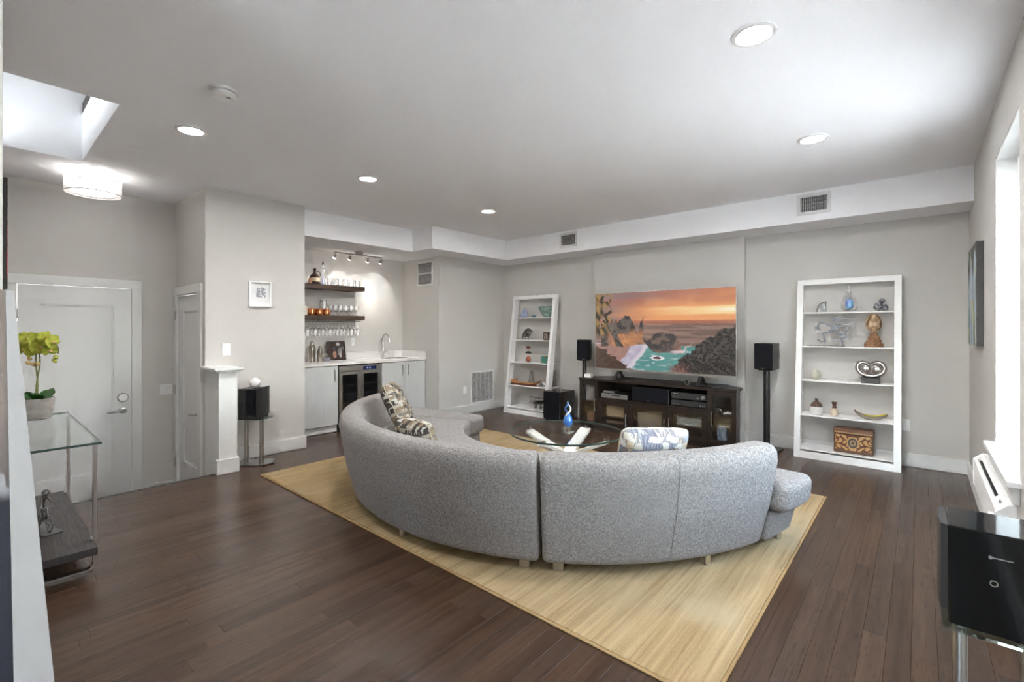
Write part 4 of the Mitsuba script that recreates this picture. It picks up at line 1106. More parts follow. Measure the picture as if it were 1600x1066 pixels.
for x in (-3.235, -2.785, -2.282, -1.812):
    part(k, 'divider', box(x - .010, x + .010, FYC + .03, 5.89, .08, .658 if x < -3.2 or x > -1.85 else .415), ESPRESSO, False)
PANED = mat('console_pane', {'type': 'mask', 'opacity': .12, 'b': {'type': 'twosided', 'b': {'type': 'roughconductor', 'material': 'none', 'alpha': .02, 'specular_reflectance': rgb((.5, .5, .5))}}})


def glass_door(x0, x1, z0, z1, hx, hz0, hz1, st=.058):
    d = part(k, 'door', slab(sbox(x0, z0, x1, z1).difference(sbox(x0 + st, z0 + st, x1 - st, z1 - st)), 'y', FYC + .005, FYC + .027), ESPRESSO, False)
    put(part_key(d, 'pane'), box(x0 + st, x1 - st, FYC + .015, FYC + .018, z0 + st, z1 - st), PANED, False)
    put(part_key(d, 'handle'), cat(box(hx - .004, hx + .004, FYC - .018, FYC - .010, hz0, hz1, .002), box(hx - .004, hx + .004, FYC - .012, FYC + .005, hz0 + .01, hz0 + .02), box(hx - .004, hx + .004, FYC - .012, FYC + .005, hz1 - .02, hz1 - .01)), CHROME, False)


glass_door(-3.515, -3.232, .062, .655, -3.270, .255, .425, .05)
glass_door(-3.228, -2.790, .062, .413, -2.815, .107, .269)
glass_door(-2.786, -2.285, .062, .413, -2.312, .107, .269)
glass_door(-2.281, -1.816, .062, .413, -2.255, .125, .290)
glass_door(-1.812, -1.507, .062, .655, -1.762, .254, .419, .05)
# equipment in the console
DEV = plain('device_black', (.018, .018, .018), .4, .4)
SILVD = plain('device_grey', (.22, .21, .20), .35, .5, .5)
k = thing('disc_player', 'flat black and grey disc player in the console opening nearest the subwoofer', 'disc player')
part(k, 'body', box(-3.20, -2.82, 5.50, 5.80, .443, .500, .003), DEV)
part(k, 'front', box(-3.20, -2.82, 5.488, 5.4995, .441, .500, .002), SILVD)
part(k, 'tray', box(-3.05, -2.93, 5.484, 5.4878, .475, .490, .001), DEV)
part(k, 'foot', cat([box(x - .015, x + .015, y - .015, y + .015, .4373, .4428) for x in (-3.17, -2.85) for y in (5.53, 5.77)]), DEV, False)
k = thing('set_top_box', 'small black box standing on the flat disc player', 'set-top box')
part(k, 'body', box(-3.19, -3.02, 5.52, 5.68, .5005, .535, .004), DEV)
part(k, 'front', box(-3.185, -3.025, 5.5165, 5.5198, .505, .531, .001), SILVD)
k = thing('center_speaker', 'long black center speaker in the middle console opening', 'speaker')
part(k, 'cabinet', box(-2.755, -2.275, 5.49, 5.76, .4373, .622, .006), BLACK)
part(k, 'grille_cloth', box(-2.748, -2.282, 5.472, 5.4895, .442, .617, .006), CLOTHB)
part(k, 'badge', box(-2.545, -2.515, 5.4695, 5.4718, .455, .465), SILV, False)
for lab, z0, z1 in (('black stereo receiver, lower of the two in the console', .4373, .510), ('black stereo receiver, upper of the two in the console', .5185, .600)):
    k = thing('receiver', lab, 'receiver')
    part(k, 'body', box(-2.235, -1.835, 5.50, 5.82, z0 + .007, z1, .003), DEV)
    part(k, 'front', box(-2.24, -1.83, 5.485, 5.4995, z0 + .007, z1, .002), DEV)
    part(k, 'foot', cat([box(x - .015, x + .015, y - .015, y + .015, z0 + .0002, z0 + .0068) for x in (-2.20, -1.87) for y in (5.53, 5.78)]), DEV, False)
    part(k, 'display', box(-2.12, -1.99, 5.4835, 5.4848, z0 + .042, z1 - .012), plain('receiver_display', (.03, .028, .026), .1, .5) if 'm_receiver_display' not in scene else 'm_receiver_display', False)
    for i, x in enumerate((-2.21, -2.17) if z0 < .5 else (-2.21, -2.17)):
        part(k, 'button', box(x, x + .018, 5.482, 5.4848, z0 + .03, z0 + .036), SILVD, False)
    if z0 > .5:
        part(k, 'badge', box(-2.215, -2.165, 5.4835, 5.4848, z1 - .020, z1 - .008), SILVD, False)
        part(k, 'knob', mv(cyl(0, 0, 0, .018, .022, 24, .003), -1.868, 5.4848, (z0 + z1) / 2 + .005, rx=PI / 2), SILVD)
        part(k, 'knob', mv(cyl(0, 0, 0, .012, .010, 16, .002), -1.93, 5.4848, z0 + .03, rx=PI / 2), SILVD)
    else:
        for x in (-1.90, -1.875, -1.85):
            part(k, 'jack', mv(cyl(0, 0, 0, .008, .006, 12), x, 5.4848, z0 + .03, rx=PI / 2), SILVD)
# behind the glass doors
x = -3.445
for i in range(9):
    w_ = .0135
    c = [(.45, .46, .48), (.25, .26, .28), (.62, .60, .56), (.12, .14, .18), (.50, .30, .22), (.55, .56, .58), (.20, .16, .15), (.60, .58, .50), (.34, .36, .40)][i]
    key = 'm_disc_case_%d' % (i % 9)
    one('disc_case', box(x, x + w_ - .001, 5.52, 5.655, .385, .575, .001), plain(key[2:], c, .4, .4), f'{["pale grey", "dark grey", "cream", "navy", "rust", "silver grey", "dark brown", "beige", "slate"][i]} upright disc case, {ORD[i]} of its row behind the console glass door', 'disc case', 'disc cases in the console')
    x += w_ + .003
part('media_console', 'shelf', box(-3.45, -3.25, 5.49, 5.72, .368, .3845), ESPRESSO, False)
one('wicker_box', box(-3.44, -3.275, 5.52, 5.70, .0805, .215, .006), plain('wicker', (.20, .11, .06), .6, .3), 'brown box behind the narrow glass door nearest the subwoofer', 'box')
one('cardboard_box', box(-3.14, -2.86, 5.53, 5.80, .2005, .345, .003), plain('cardboard', (.36, .27, .17), .6, .3), 'tan box on the shelf behind the second glass door of the console', 'box')
part('media_console', 'shelf', box(-3.22, -2.80, 5.50, 5.88, .185, .200), ESPRESSO, False)
one('storage_case', box(-3.14, -2.87, 5.53, 5.80, .0805, .145, .003), plain('case_brown', (.12, .085, .06), .5, .3), 'flat brown case at the bottom behind the second glass door of the console', 'case')
one('tan_bin', box(-2.70, -2.37, 5.53, 5.83, .0805, .300, .005), plain('bin_tan', (.20, .165, .12), .6, .3), 'large tan bin behind the middle glass door of the console', 'bin')
part('media_console', 'shelf', box(-2.27, -1.825, 5.50, 5.88, .195, .210), ESPRESSO, False)
one('game_console', box(-2.20, -1.90, 5.53, 5.80, .2105, .305, .006), plain('grey_green', (.30, .34, .32), .4, .4), 'pale grey-green device behind the fourth glass door of the console', 'device')
part('media_console', 'shelf', box(-1.80, -1.57, 5.50, 5.72, .355, .370), ESPRESSO, False)
k = thing('game_controller', 'white game controller on the shelf behind the rightmost glass door', 'controller')
part(k, 'body', tube(spline([(-1.665, 5.545, .385), (-1.64, 5.55, .405), (-1.605, 5.55, .41), (-1.575, 5.545, .395)], 12), [.012] + [.016] * 10 + [.012], 10), WHITE, True)
k = thing('headset', 'grey headset on the shelf beside the white game controller', 'headset')
part(k, 'band', tube(spline([(-1.735, 5.55, .39), (-1.73, 5.55, .435), (-1.705, 5.55, .445), (-1.690, 5.55, .41)], 12), .009, 8), SILVD, True)
part(k, 'ear_cup', mv(cyl(0, 0, 0, .018, .022, 16, .004), -1.742, 5.55, .393, ry=PI / 2), DEV)


def cover_fn(p, n, uv):
    s = noise(p.x * 70, p.z * 70, 3)
    return mix((.05, .14, .30), (.45, .46, .42), smoothstep(.45, .62, s)) * .8 + mi.Color3f(.05, .05, .05) * noise(p.x * 150, p.z * 150)


one('game_box', box(-1.73, -1.63, 5.53, 5.70, .0805, .245, .003), plain('cover_print', proc(cover_fn), .4, .4), 'blue and grey printed box at the bottom behind the rightmost glass door', 'box')
one('book_stack', box(-1.735, -1.60, 5.54, 5.70, .2455, .262, .003), plain('paper_cream', (.52, .50, .40), .6, .2), 'pale thin book lying on the printed box in the console', 'book')
one('storage_bin', box(-1.735, -1.58, 5.60, 5.71, .2625, .345, .003), plain('olive', (.16, .14, .08), .6, .2), 'olive brown bin on the pale book in the console', 'box')
# on the console top
k = thing('router', 'small white box at the end of the console top beside the television', 'router')
part(k, 'body', box(-3.47, -3.375, 5.50, 5.58, .685, .735, .006), PLASTIC)
k = thing('desk_camera', 'round black camera with a silver rim on the console under the television', 'camera')
part(k, 'foot', cyl(-2.055, 5.52, .685, .692, .025, 20, .002), DEV)
part(k, 'body', mv(lathe([(0, -.03), (.02, -.028), (.033, -.012), (.036, .006), (.030, .016), (0, .016)], 28), -2.055, 5.515, .728, rx=PI / 2 + .1, rz=-.35), DEV, 40)
part(k, 'rim', mv(lathe([(.030, .0162), (.036, .0065), (.038, .0085), (.034, .020), (.031, .020)], 28, closed=True), -2.055, 5.515, .728, rx=PI / 2 + .1, rz=-.35), SILV, 40)
one('remote_control', mv(box(-.02, .02, -.08, .08, 0, .016, .004), -1.73, 5.55, .685, rz=-.7), DEV, 'black remote control on the console top near its corner', 'remote')

# ------------------------------------------------------------------ subwoofer and speakers
k = thing('subwoofer', 'black cube subwoofer on the floor beside the media console', 'subwoofer')
part(k, 'cabinet', box(-4.222, -3.93, 5.58, 5.96, .012, .428, .004), plain('black_ash', (.013, .009, .008), .12, .5), False)
part(k, 'grille_cloth', box(-4.218, -3.937, 5.562, 5.5795, .03, .420, .004), CLOTHB)
for x in (-4.19, -3.965):
    for y in (5.61, 5.93):
        part(k, 'foot', cyl(x, y, .0005, .0118, .016, 14), BLACK)


def tv_speaker(label, x, y, rz, sl, pole_r, zb=.905):
    s = thing('speaker_stand', sl, 'speaker stand')
    M = lambda m: mv(m, x, y, 0, rz=rz)
    part(s, 'base', M(box(-.13, .13, -.13, .13, .0005, .022, .004)), BLACK)
    part(s, 'pole', M(cyl(0, 0, .022, zb - .012, pole_r, 20)), BLACK)
    part(s, 'top_plate', M(box(-.07, .07, -.07, .07, zb - .012, zb - .0005, .002)), BLACK)
    k = thing('bookshelf_speaker', label, 'speaker')
    part(k, 'cabinet', M(box(-.095, .095, -.10, .11, zb, zb + .29, .006)), plain('speaker_vinyl', (.020, .018, .017), .3, .5) if 'm_speaker_vinyl' not in scene else 'm_speaker_vinyl')
    part(k, 'grille_cloth', M(box(-.093, .093, -.118, -.1005, zb + .004, zb + .288, .006)), CLOTHB)
    part(k, 'badge', M(box(-.014, .014, -.1195, -.1182, zb + .012, zb + .018)), SILV, False)


tv_speaker('black bookshelf speaker on a stand between the television and the bookcase by the window', -1.283, 5.80, -.10, 'black pole stand of the speaker on the window side of the television', .032)
tv_speaker('black bookshelf speaker on a stand behind the end of the console, by the subwoofer', -3.655, 5.80, .45, 'black pole stand of the speaker behind the console, by the subwoofer', .030, .905)


def corner_speaker(label, sl, x, y, rz, gloss, zb=.46):
    s = thing('speaker_stand', sl, 'speaker stand')
    M = lambda m: mv(m, x, y, 0, rz=rz)
    SG = mat('stand_glass', {'type': 'dielectric', 'int_ior': 1.5, 'specular_transmittance': rgb((.75, .86, .82))}) if 'm_stand_glass' not in scene else 'm_stand_glass'
    foot = Polygon([(-.17, -.10), (.13, -.10), (.20, .0), (.13, .15), (-.17, .15)])
    part(s, 'base', M(slab(foot, 'z', .001, .013)), plain('base_mirror', (.30, .30, .29), .08, .5, 1.0) if 'm_base_mirror' not in scene else 'm_base_mirror', False)
    for px in (-.075, .075):
        part(s, 'post', M(cat(cyl(px, 0, .0135, zb - .0165, .019, 24), cyl(px, 0, .0135, .022, .023, 24, .002), cyl(px, 0, zb - .026, zb - .0165, .023, 24, .002))), STEEL)
    part(s, 'top_plate', M(slab(sbox(-.12, -.105, .12, .135), 'z', zb - .016, zb - .0005)), SG, False, label='clear glass top plate')
    k = thing('satellite_speaker', label, 'speaker')
    part(k, 'cabinet', M(box(-.105, .085, -.095, .115, zb, zb + .30, .004)), gloss)
    q = np.linspace(-1, 1, 15)
    out = [(.0855 + .022 * (1 - a * a) ** .8 + .010 * max(0, a), .12 * a) for a in q]
    pl = Polygon(out + [(xo - .014 if xo - .014 > .0852 else .0852, yo) for xo, yo in out[::-1]]).buffer(0)
    part(k, 'side_panel', M(slab(pl, 'z', zb + .035, zb + .312)), BLACK, False, label='curved satin black side panel')
    return k, M


k, M = corner_speaker('black satellite speaker under the white ball, beside the half wall', 'two-post silver stand of the speaker beside the half wall', -5.045, 1.855, .725, BLACK)
part(k, 'grille_cloth', M(box(-.03, .075, -.099, -.0952, .505, .755, .001)), CLOTHB)
k = thing('white_ball_device', 'small round white device on top of the speaker beside the half wall', 'device')
part(k, 'sphere', mv(trimesh.creation.icosphere(3, .052), -5.03, 1.86, .8135), PLASTIC, True)
part(k, 'band', lathe([(.0521, -.004), (.0528, -.002), (.0528, .002), (.0521, .004)], 32, (-5.03, 1.86, .8135), True), GRILL, 40)

k, M = corner_speaker('glossy black satellite speaker seen from behind at the lower right edge', 'two-post silver stand with a glass plate at the lower right edge', .172, 2.060, 0.0, GLOSSB)
k0 = k
# its curved side panel is on the other side, where the photograph shows it
scene[k + '__side_panel'] = mikit.ply(mv(slab(Polygon([(-x_, y_) for x_, y_ in [(.1055, -.085), (.122, -.08), (.128, 0), (.122, .10), (.1055, .105)]]), 'z', .495, .757), .172, 2.060, 0), 'm_black_satin', smooth=False)
part(k, 'port_ring', mv(lathe([(.0065, 0), (.0095, 0), (.0095, .004), (.0065, .004)], 20, closed=True), .165, 1.9648, .615, rx=PI / 2), SILV, 40)
part(k, 'screw', cat(mv(cyl(0, 0, 0, .003, .005, 12), .158, 1.9648, .69, rx=PI / 2), box(.158, .205, 1.9625, 1.9645, .6885, .6915)), SILVD)
part(k, 'rubber_foot', cat([cyl(.172 + a, 2.07 + b, .4596, .4599, .01, 10) for a in (-.08, .06) for b in (-.07, .08)]), BLACK)
#@@SECTION4
# ------------------------------------------------------------------ leaning bookcases
SHZ = (.10, .448, .812, 1.172, 1.532)


def bookcase(label, x0, x1, yb, yt, H=1.885):
    k = thing('bookcase', label, 'bookcase', None)
    yf = lambda z: yb + (yt - yb) * z / H
    d, w = .095, .055
    def side(xa, xb):
        return slab(Polygon([(yf(0), .001), (yf(0) + d, .001), (yf(H) + d, H), (yf(H), H)]), 'x', xa, xb)
    part(k, 'upright', side(x0, x0 + w), WHITE, False)
    part(k, 'upright', side(x1 - w, x1), WHITE, False)
    part(k, 'top_rail', slab(Polygon([(yf(H - w), H - w), (yf(H - w) + d, H - w), (yf(H) + d, H), (yf(H), H)]), 'x', x0 + w, x1 - w), WHITE, False)
    part(k, 'bottom_rail', slab(Polygon([(yf(0), .001), (yf(0) + d, .001), (yf(.07) + d, .07), (yf(.07), .07)]), 'x', x0 + w, x1 - w), WHITE, False)
    for z in SHZ:
        part(k, 'shelf', box(x0 + w + .0004, x1 - w - .0004, yf(z) + .004, 6.036, z - .014, z - .0005, .001), WHITE, False)
        part(k, 'bracket', cat(*[box(a, b, yf(z) + d + .006, 6.036, z - .016, z - .002) for a, b in ((x0 + w - .014, x0 + w - .0005), (x1 - w + .0005, x1 - w + .014))]), WHITE, False)
    return yf


yfA = bookcase('white leaning bookcase in the corner behind the black subwoofer', -5.090, -4.232, 5.645, 5.900)
yfB = bookcase('white leaning bookcase near the window wall, with a carved chest on its lowest shelf', -1.010, -.130, 5.720, 5.948)

# ---- ornaments of the bookcase by the window (shelf tops at SHZ, y in front third)
s1, s2, s3, s4, s5 = SHZ[4], SHZ[3], SHZ[2], SHZ[1], SHZ[0]
# agate bookends
AG = lambda nm, a, b: plain(nm, proc(lambda p, n, uv: mix(a, b, smoothstep(.35, .65, noise(p.x * 60 + p.z * 40, p.z * 70, 4)))), .2, .5)
k = thing('agate_wedge', 'grey quarter-round polished agate wedge on the top shelf of the bookcase by the window', 'ornament')
qd = [(0, 0)] + [(-.075 * math.sin(t), .105 * math.cos(t)) for t in np.linspace(0, PI / 2, 12)]
part(k, 'stone', mv(slab(qd, 'y', -.03, .03), -.752, 5.965, s1), AG('agate', (.14, .14, .15), (.33, .34, .36)), False)
part(k, 'rind', mv(slab(Polygon([(-.075 * math.sin(t), .105 * math.cos(t)) for t in np.linspace(0, PI / 2, 12)] + [(-.082 * math.sin(t), .112 * math.cos(t)) for t in np.linspace(PI / 2, 0, 12)]), 'y', -.03, .03), -.752, 5.965, s1), plain('rind', (.035, .028, .025), .7, .3), False)
k = thing('geode', 'dark knobbly geode on the top shelf of the bookcase by the window', 'ornament')
gd = trimesh.creation.icosphere(4, 1.0)
v = gd.vertices
vv = v * np.array([.045, .028, .045])
gdm = []
for (cx, cz, sx_, sz_) in ((-.012, .042, .85, .93), (.018, .095, .60, .58), (.042, .030, .60, .66)):
    q = v * (1 + .22 * (meshkit.noise(v * 3 + cx * 90) - .5)[:, None]) * np.array([.045 * sx_, .03, .045 * sz_])
    gdm.append(trimesh.Trimesh(q + [cx, 0, cz], gd.faces, process=False))
part(k, 'crust', mv(cat(gdm), -.30, 5.965, s1 + .008), plain('geode_crust', proc(lambda p, n, uv: mix((.05, .05, .055), (.34, .35, .38), smoothstep(.4, .7, noise(p.x * 80, p.z * 80, p.y * 60)))), .35, .5), True)
# glass drop vase with blue inside
k = thing('glass_drop_vase', 'clear drop-shaped art glass vase with a blue core on the top shelf', 'vase')
vx, vy = -.548, 5.945
pr = [(0, 0), (.04, .0), (.062, .02), (.075, .07), (.066, .12), (.040, .165), (.018, .195), (.010, .235), (.012, .278), (.008, .282), (0, .282)]
dm = lathe(spline([(r, 0, z) for r, z in pr[1:-1]], 36)[:, [0, 2]].tolist(), 32)
part(k, 'glass_body', mv(lathe([(0, 0)] + [tuple(q) for q in spline([(r, 0, z) for r, z in pr[1:-1]], 36)[:, [0, 2]]] + [(0, .282)], 32), vx, vy, s1), GLASSM, True)
q = v * (1 + .35 * (meshkit.noise(v * 2.4 + 5) - .5)[:, None]) * np.array([.034, .028, .055])
part(k, 'blue_core', trimesh.Trimesh(q + [vx, vy, s1 + .075], gd.faces, process=False), plain('blue_core', proc(lambda p, n, uv: mix((.005, .06, .42), (.10, .52, .78), smoothstep(.35, .65, noise(p.x * 50, p.z * 50, 3)))), .2, .5), True)

# running figure with streaming hair, cut from metal plate
k = thing('running_figure', 'cut metal sculpture of a running figure with streaming hair on the second shelf', 'sculpture')
from shapely.ops import unary_union
from shapely.geometry import LineString
FIG = plain('grey_metal', proc(lambda p, n, uv: mix((.055, .058, .066), (.17, .18, .21), noise(p.x * 60, p.z * 60, 2))), .4, .5, .2)
sc = .315 / 1.0     # the figure's height, in a unit frame
ln = lambda pts, w: LineString(pts).buffer(w, 6)
fig = unary_union([Polygon([(.44, .70), (.56, .74), (.66, .66), (.62, .50), (.56, .42), (.36, .44), (.46, .56)]),
                   ln([(.44, .66), (.30, .74), (.16, .76), (.13, .62)], .022), ln([(.13, .62), (.04, .60)], .014), ln([(.13, .62), (.06, .52)], .014), ln([(.13, .62), (.20, .52)], .014), ln([(.13, .62), (.13, .52)], .014),
                   ln([(.62, .60), (.84, .66), (.92, .64), (.84, .50), (.80, .46)], .022), ln([(.80, .46), (.68, .47)], .014), ln([(.80, .46), (.72, .53)], .014), ln([(.80, .46), (.82, .38)], .014),
                   ln([(.42, .46), (.24, .40), (.30, .22), (.32, .14)], .028), ln([(.32, .14), (.18, .14), (.12, .20)], .020),
                   ln([(.54, .44), (.72, .36), (.84, .28), (.66, .22), (.58, .20)], .028), ln([(.70, .22), (.76, .02)], .024),
                   Point(.60, .86).buffer(.085, 12), ln([(.52, .92), (.62, .96), (.72, .94)], .028)])
hair = unary_union([ln([(.66 + .0, .92 - .075 * i), (.80, .93 - .065 * i), (.90, .90 - .062 * i), (1.04, .915 - .062 * i)], .012) for i in range(5)])
plc = lambda g: affinity.translate(affinity.scale(g, sc * 1.12, sc, origin=(0, 0)), -.862, s2 + .006)
for nm, g in (('body', fig), ('hair', hair)):
    g = plc(g)
    part(k, nm, cat([slab(q_, 'y', 5.90 + (.0 if nm == 'body' else .001), 5.912) for q_ in getattr(g, 'geoms', [g])]), FIG, False)
part(k, 'foot_plate', box(-.905, -.585, 5.885, 5.930, s2, s2 + .006, .001), DARKM)

# carved lotus
k = thing('carved_lotus', 'carved wood lotus with pale petals on a stepped base on the second shelf', 'sculpture')
lx, ly = -.345, 5.930
LW = plain('carved_wood', proc(lambda p, n, uv: mix((.14, .07, .035), (.36, .20, .11), noise(p.x * 70, p.y * 70, p.z * 70))), .5, .3)
PW_ = plain('pale_petal', proc(lambda p, n, uv: mix((.36, .23, .13), (.66, .49, .33), smoothstep(.3, .7, noise(p.x * 60, p.y * 60, p.z * 25)))), .5, .3)
for i, (w_, z0, z1) in enumerate(((.078, 0, .042), (.062, .0422, .075), (.048, .0752, .11), (.032, .1102, .145))):
    part(k, 'base_step', mv(lathe([(0, z0), (w_, z0), (w_, z1 - .006), (w_ - .008, z1), (0, z1)], 8), lx, ly, s2), LW, False)
for i in range(8):
    a = i * PI / 4 + .2
    q = np.linspace(0, 1, 9)
    prof_w = .026 * np.sin(PI * (q * .93 + .05)) ** .8 + .001
    cen_r = .016 + .052 * np.sin(PI * q ** .85 * .93) * (1 if i % 2 == 0 else .74)
    cen_z = .145 + .190 * q * (1 if i % 2 == 0 else .94)
    V = []
    for ww, rr_, zz in zip(prof_w, cen_r, cen_z):
        for s_ in (-1, -.5, 0, .5, 1):
            V.append([rr_ - .010 * s_ * s_, ww * s_, zz])
    V = np.array(V); Vb = V - [.006, 0, 0]
    F = []
    for r_ in range(8):
        for c_ in range(4):
            a0 = r_ * 5 + c_; F += [[a0, a0 + 1, a0 + 6], [a0, a0 + 6, a0 + 5]]
    F = np.array(F)
    m = trimesh.Trimesh(np.vstack([V, Vb]), np.vstack([F, F[:, ::-1] + len(V)]), process=False)
    part(k, 'petal', mv(m, lx, ly, s2, rz=a), PW_, True)

# egg
one('stone_egg', lathe([(.001, 0), (.022, .001), (.040, .02), (.047, .048), (.042, .078), (.026, .102), (.010, .110), (0, .111)], 28, (-.832, 5.90, s3)), plain('egg_stone', proc(lambda p, n, uv: mix((.40, .38, .30), (.60, .58, .49), fbm(p.x * 40, p.y * 40, p.z * 40))), .35, .4), 'speckled cream stone egg on the middle shelf', 'ornament', smooth=True)
# heart-shaped loop sculpture
k = thing('loop_sculpture', 'silver heart-shaped loop sculpture on a black block on the middle shelf', 'sculpture')
hx, hy = -.370, 5.905
part(k, 'block', box(hx - .075, hx + .075, hy - .04, hy + .04, s3, s3 + .055, .003), BLACK)
SL = plain('sculpture_silver', (.50, .46, .43), .16, .5, 1.0)
t_ = np.linspace(0, 1, 60)
outer = spline([(-.005, 0, .148), (-.03, 0, .185), (-.075, 0, .190), (-.105, 0, .150), (-.085, 0, .092), (-.03, 0, .062), (.03, 0, .062), (.088, 0, .090), (.108, 0, .148), (.080, 0, .190), (.030, 0, .188), (.004, 0, .160), (.002, 0, .125), (.022, 0, .112)], 70)
part(k, 'loop', tube(outer + [hx, hy, s3 + .012], .010 + .014 * np.sin(PI * np.linspace(0, 1, 70)) ** .7, 12), SL, True)
inn = spline([(-.076, 0, .150), (-.05, 0, .165), (-.02, 0, .135), (.0, 0, .105), (.04, 0, .12), (.075, 0, .15)], 30)
ic = trimesh.creation.icosphere(4, 1.0)
for sx_, ox_ in ((-1, -.044), (1, .046)):
    q_ = ic.copy(); q_.vertices = ic.vertices * np.array([.046, .016, .044])
    part(k, 'inner_fold', mv(q_, hx + ox_, hy + .004, s3 + .138, ry=.5 * sx_), SL, True)

# vases
k = thing('bottle_vase', 'round white bottle vase with a bronze shoulder and narrow neck', 'vase')
bx, by = -.825, 5.87
part(k, 'body', lathe([(0, 0), (.042, 0), (.056, .012), (.060, .045), (.057, .085)], 32, (bx, by, s4)), plain('white_glaze', (.78, .77, .75), .2, .5), True)
part(k, 'shoulder', lathe([(.0572, .0852), (.050, .112), (.030, .130), (.014, .142), (.0135, .160), (.019, .168), (.015, .168), (.010, .160), (0, .150)], 32, (bx, by, s4)), plain('bronze_glaze', (.17, .11, .085), .12, .6, .7), 40)
k = thing('small_vase', 'small cream vase with a flared brown neck', 'vase')
bx, by = -.667, 5.87
part(k, 'body', lathe([(0, 0), (.024, 0), (.030, .006), (.038, .035), (.034, .065), (.020, .085)], 28, (bx, by, s4)), plain('cream_glaze', proc(lambda p, n, uv: mix((.50, .40, .28), (.72, .64, .52), noise(p.x * 60, p.y * 60, p.z * 40))), .25, .5), True)
part(k, 'neck', lathe([(.0202, .0852), (.016, .105), (.017, .125), (.027, .148), (.024, .148), (.014, .125), (0, .118)], 28, (bx, by, s4)), plain('brown_glaze', (.075, .035, .025), .2, .5), 40)
# boat-shaped bowl
k = thing('boat_bowl', 'boat-shaped silver bowl with a gold inside', 'bowl')
def boat(off, top):
    V, F = [], []
    nu, nv = 25, 11
    for i in range(nu):
        u = -1 + 2 * i / (nu - 1)
        w_ = (1 - u * u) ** .8 * .045 + .0005
        keel = .045 * abs(u) ** 2.4 + (.028 * max(0, -u) ** 3)
        rim = .038 + .030 * abs(u) ** 1.8 + (.028 * max(0, -u) ** 3)
        for j in range(nv):
            s_ = -1 + 2 * j / (nv - 1)
            V.append([u * .135, s_ * w_, keel + (rim - keel) * abs(s_) ** 2 + off])
    for i in range(nu - 1):
        for j in range(nv - 1):
            a0 = i * nv + j; F += [[a0, a0 + nv, a0 + nv + 1], [a0, a0 + nv + 1, a0 + 1]]
    return trimesh.Trimesh(np.array(V), np.array(F), process=False)
part(k, 'outside', mv(boat(0, 0), -.365, 5.865, s4 + .0005, rz=.25), SILV, True)
part(k, 'inside', mv(boat(.0022, 0), -.365, 5.865, s4 + .0005, rz=.25), plain('gold_inside', (.62, .50, .06), .25, .5, .8), True)
# chest


def chest_fn(p, n, uv):
    u, v = (p.x + .505) / .158, (p.z - .205) / .085
    s = noise(dr.abs(u) * 9, v * 7, 3)
    pet = dr.abs(dr.sin(dr.abs(u) * 11 + dr.sin(v * 5))) * dr.abs(dr.cos(v * 4.5 + dr.sin(dr.abs(u) * 7)))
    c = mix((.10, .028, .012), (.47, .27, .11), smoothstep(.38, .55, .6 * pet + .5 * s))
    d = dr.sqrt(dr.square(u / .26) + dr.square(v / .62))
    c = mix(c, mi.Color3f(.50, .31, .14), smoothstep(1.22, 1.12, d))
    c = mix(c, mi.Color3f(.075, .055, .04), smoothstep(1.02, .95, d))
    c = mix(c, mi.Color3f(.36, .25, .15), smoothstep(.62, .55, d))
    c = mix(c, mi.Color3f(.10, .05, .03), smoothstep(.34, .28, d))
    return mix(c, mi.Color3f(.11, .055, .03), smoothstep(.88, .93, dr.maximum(dr.abs(u) * .97, dr.abs(v))))


k = thing('carved_chest', 'inlaid wooden chest with a scroll pattern on the lowest shelf', 'chest')
CW = plain('chest_wood', (.085, .040, .022), .4, .4)
part(k, 'body', box(-.665, -.345, 5.80, 5.95, s5, s5 + .19, .003), CW, False)
part(k, 'inlaid_front', box(-.660, -.350, 5.7955, 5.7998, s5 + .012, s5 + .186), plain('chest_inlay', proc(chest_fn), .4, .4), False)
part(k, 'lid', box(-.670, -.340, 5.792, 5.955, s5 + .1905, s5 + .240, .006), plain('lid_wood', proc(lambda p, n, uv: mix((.075, .034, .018), (.17, .085, .045), fbm(p.x * 9, p.y * 90, p.z * 90))), .4, .4), False)
part(k, 'lid_band', box(-.662, -.348, 5.7885, 5.7918, s5 + .198, s5 + .212), plain('lid_band_wood', (.30, .17, .075), .4, .4), False)

# ---- ornaments of the bookcase in the corner
k = thing('blue_pitcher', 'small blue glass pitcher on the top shelf of the corner bookcase', 'pitcher')
bx, by = -4.888, 5.93
part(k, 'body', lathe([(0, 0), (.042, .0), (.062, .012), (.066, .035), (.045, .080), (.022, .115), (.016, .145), (.020, .16), (0, .15)], 24, (bx, by, s1)), plain('blue_haze', proc(lambda p, n, uv: mix((.16, .22, .40), (.42, .47, .60), noise(p.x * 60, p.y * 60, p.z * 60))), .12, .6), True)
part(k, 'handle', tube(spline([(bx + .02, by, s1 + .14), (bx + .055, by, s1 + .12), (bx + .06, by, s1 + .06), (bx + .05, by, s1 + .04)], 14), .005, 8), 'm_blue_haze', True)
one('tiny_bowl', lathe([(0, 0), (.016, 0), (.018, .006), (.038, .034), (.036, .035), (.016, .010), (0, .009)], 24, (-4.690, 5.93, s1)), plain('teal_dark', (.05, .12, .15), .3, .5), 'tiny dark teal bowl on the top shelf of the corner bookcase', 'bowl', smooth=40)
one('teal_bowl', lathe([(0, 0), (.055, 0), (.062, .008), (.105, .07), (.142, .165), (.137, .168), (.10, .075), (.058, .014), (0, .012)], 40, (-4.440, 5.955, s1)), plain('teal_glaze', proc(lambda p, n, uv: mix((.09, .17, .155), (.32, .42, .36), smoothstep(.3, .7, noise(p.x * 16, p.y * 16, p.z * 85)))), .3, .5), 'large teal banded bowl on the top shelf of the corner bookcase', 'bowl', smooth=40)
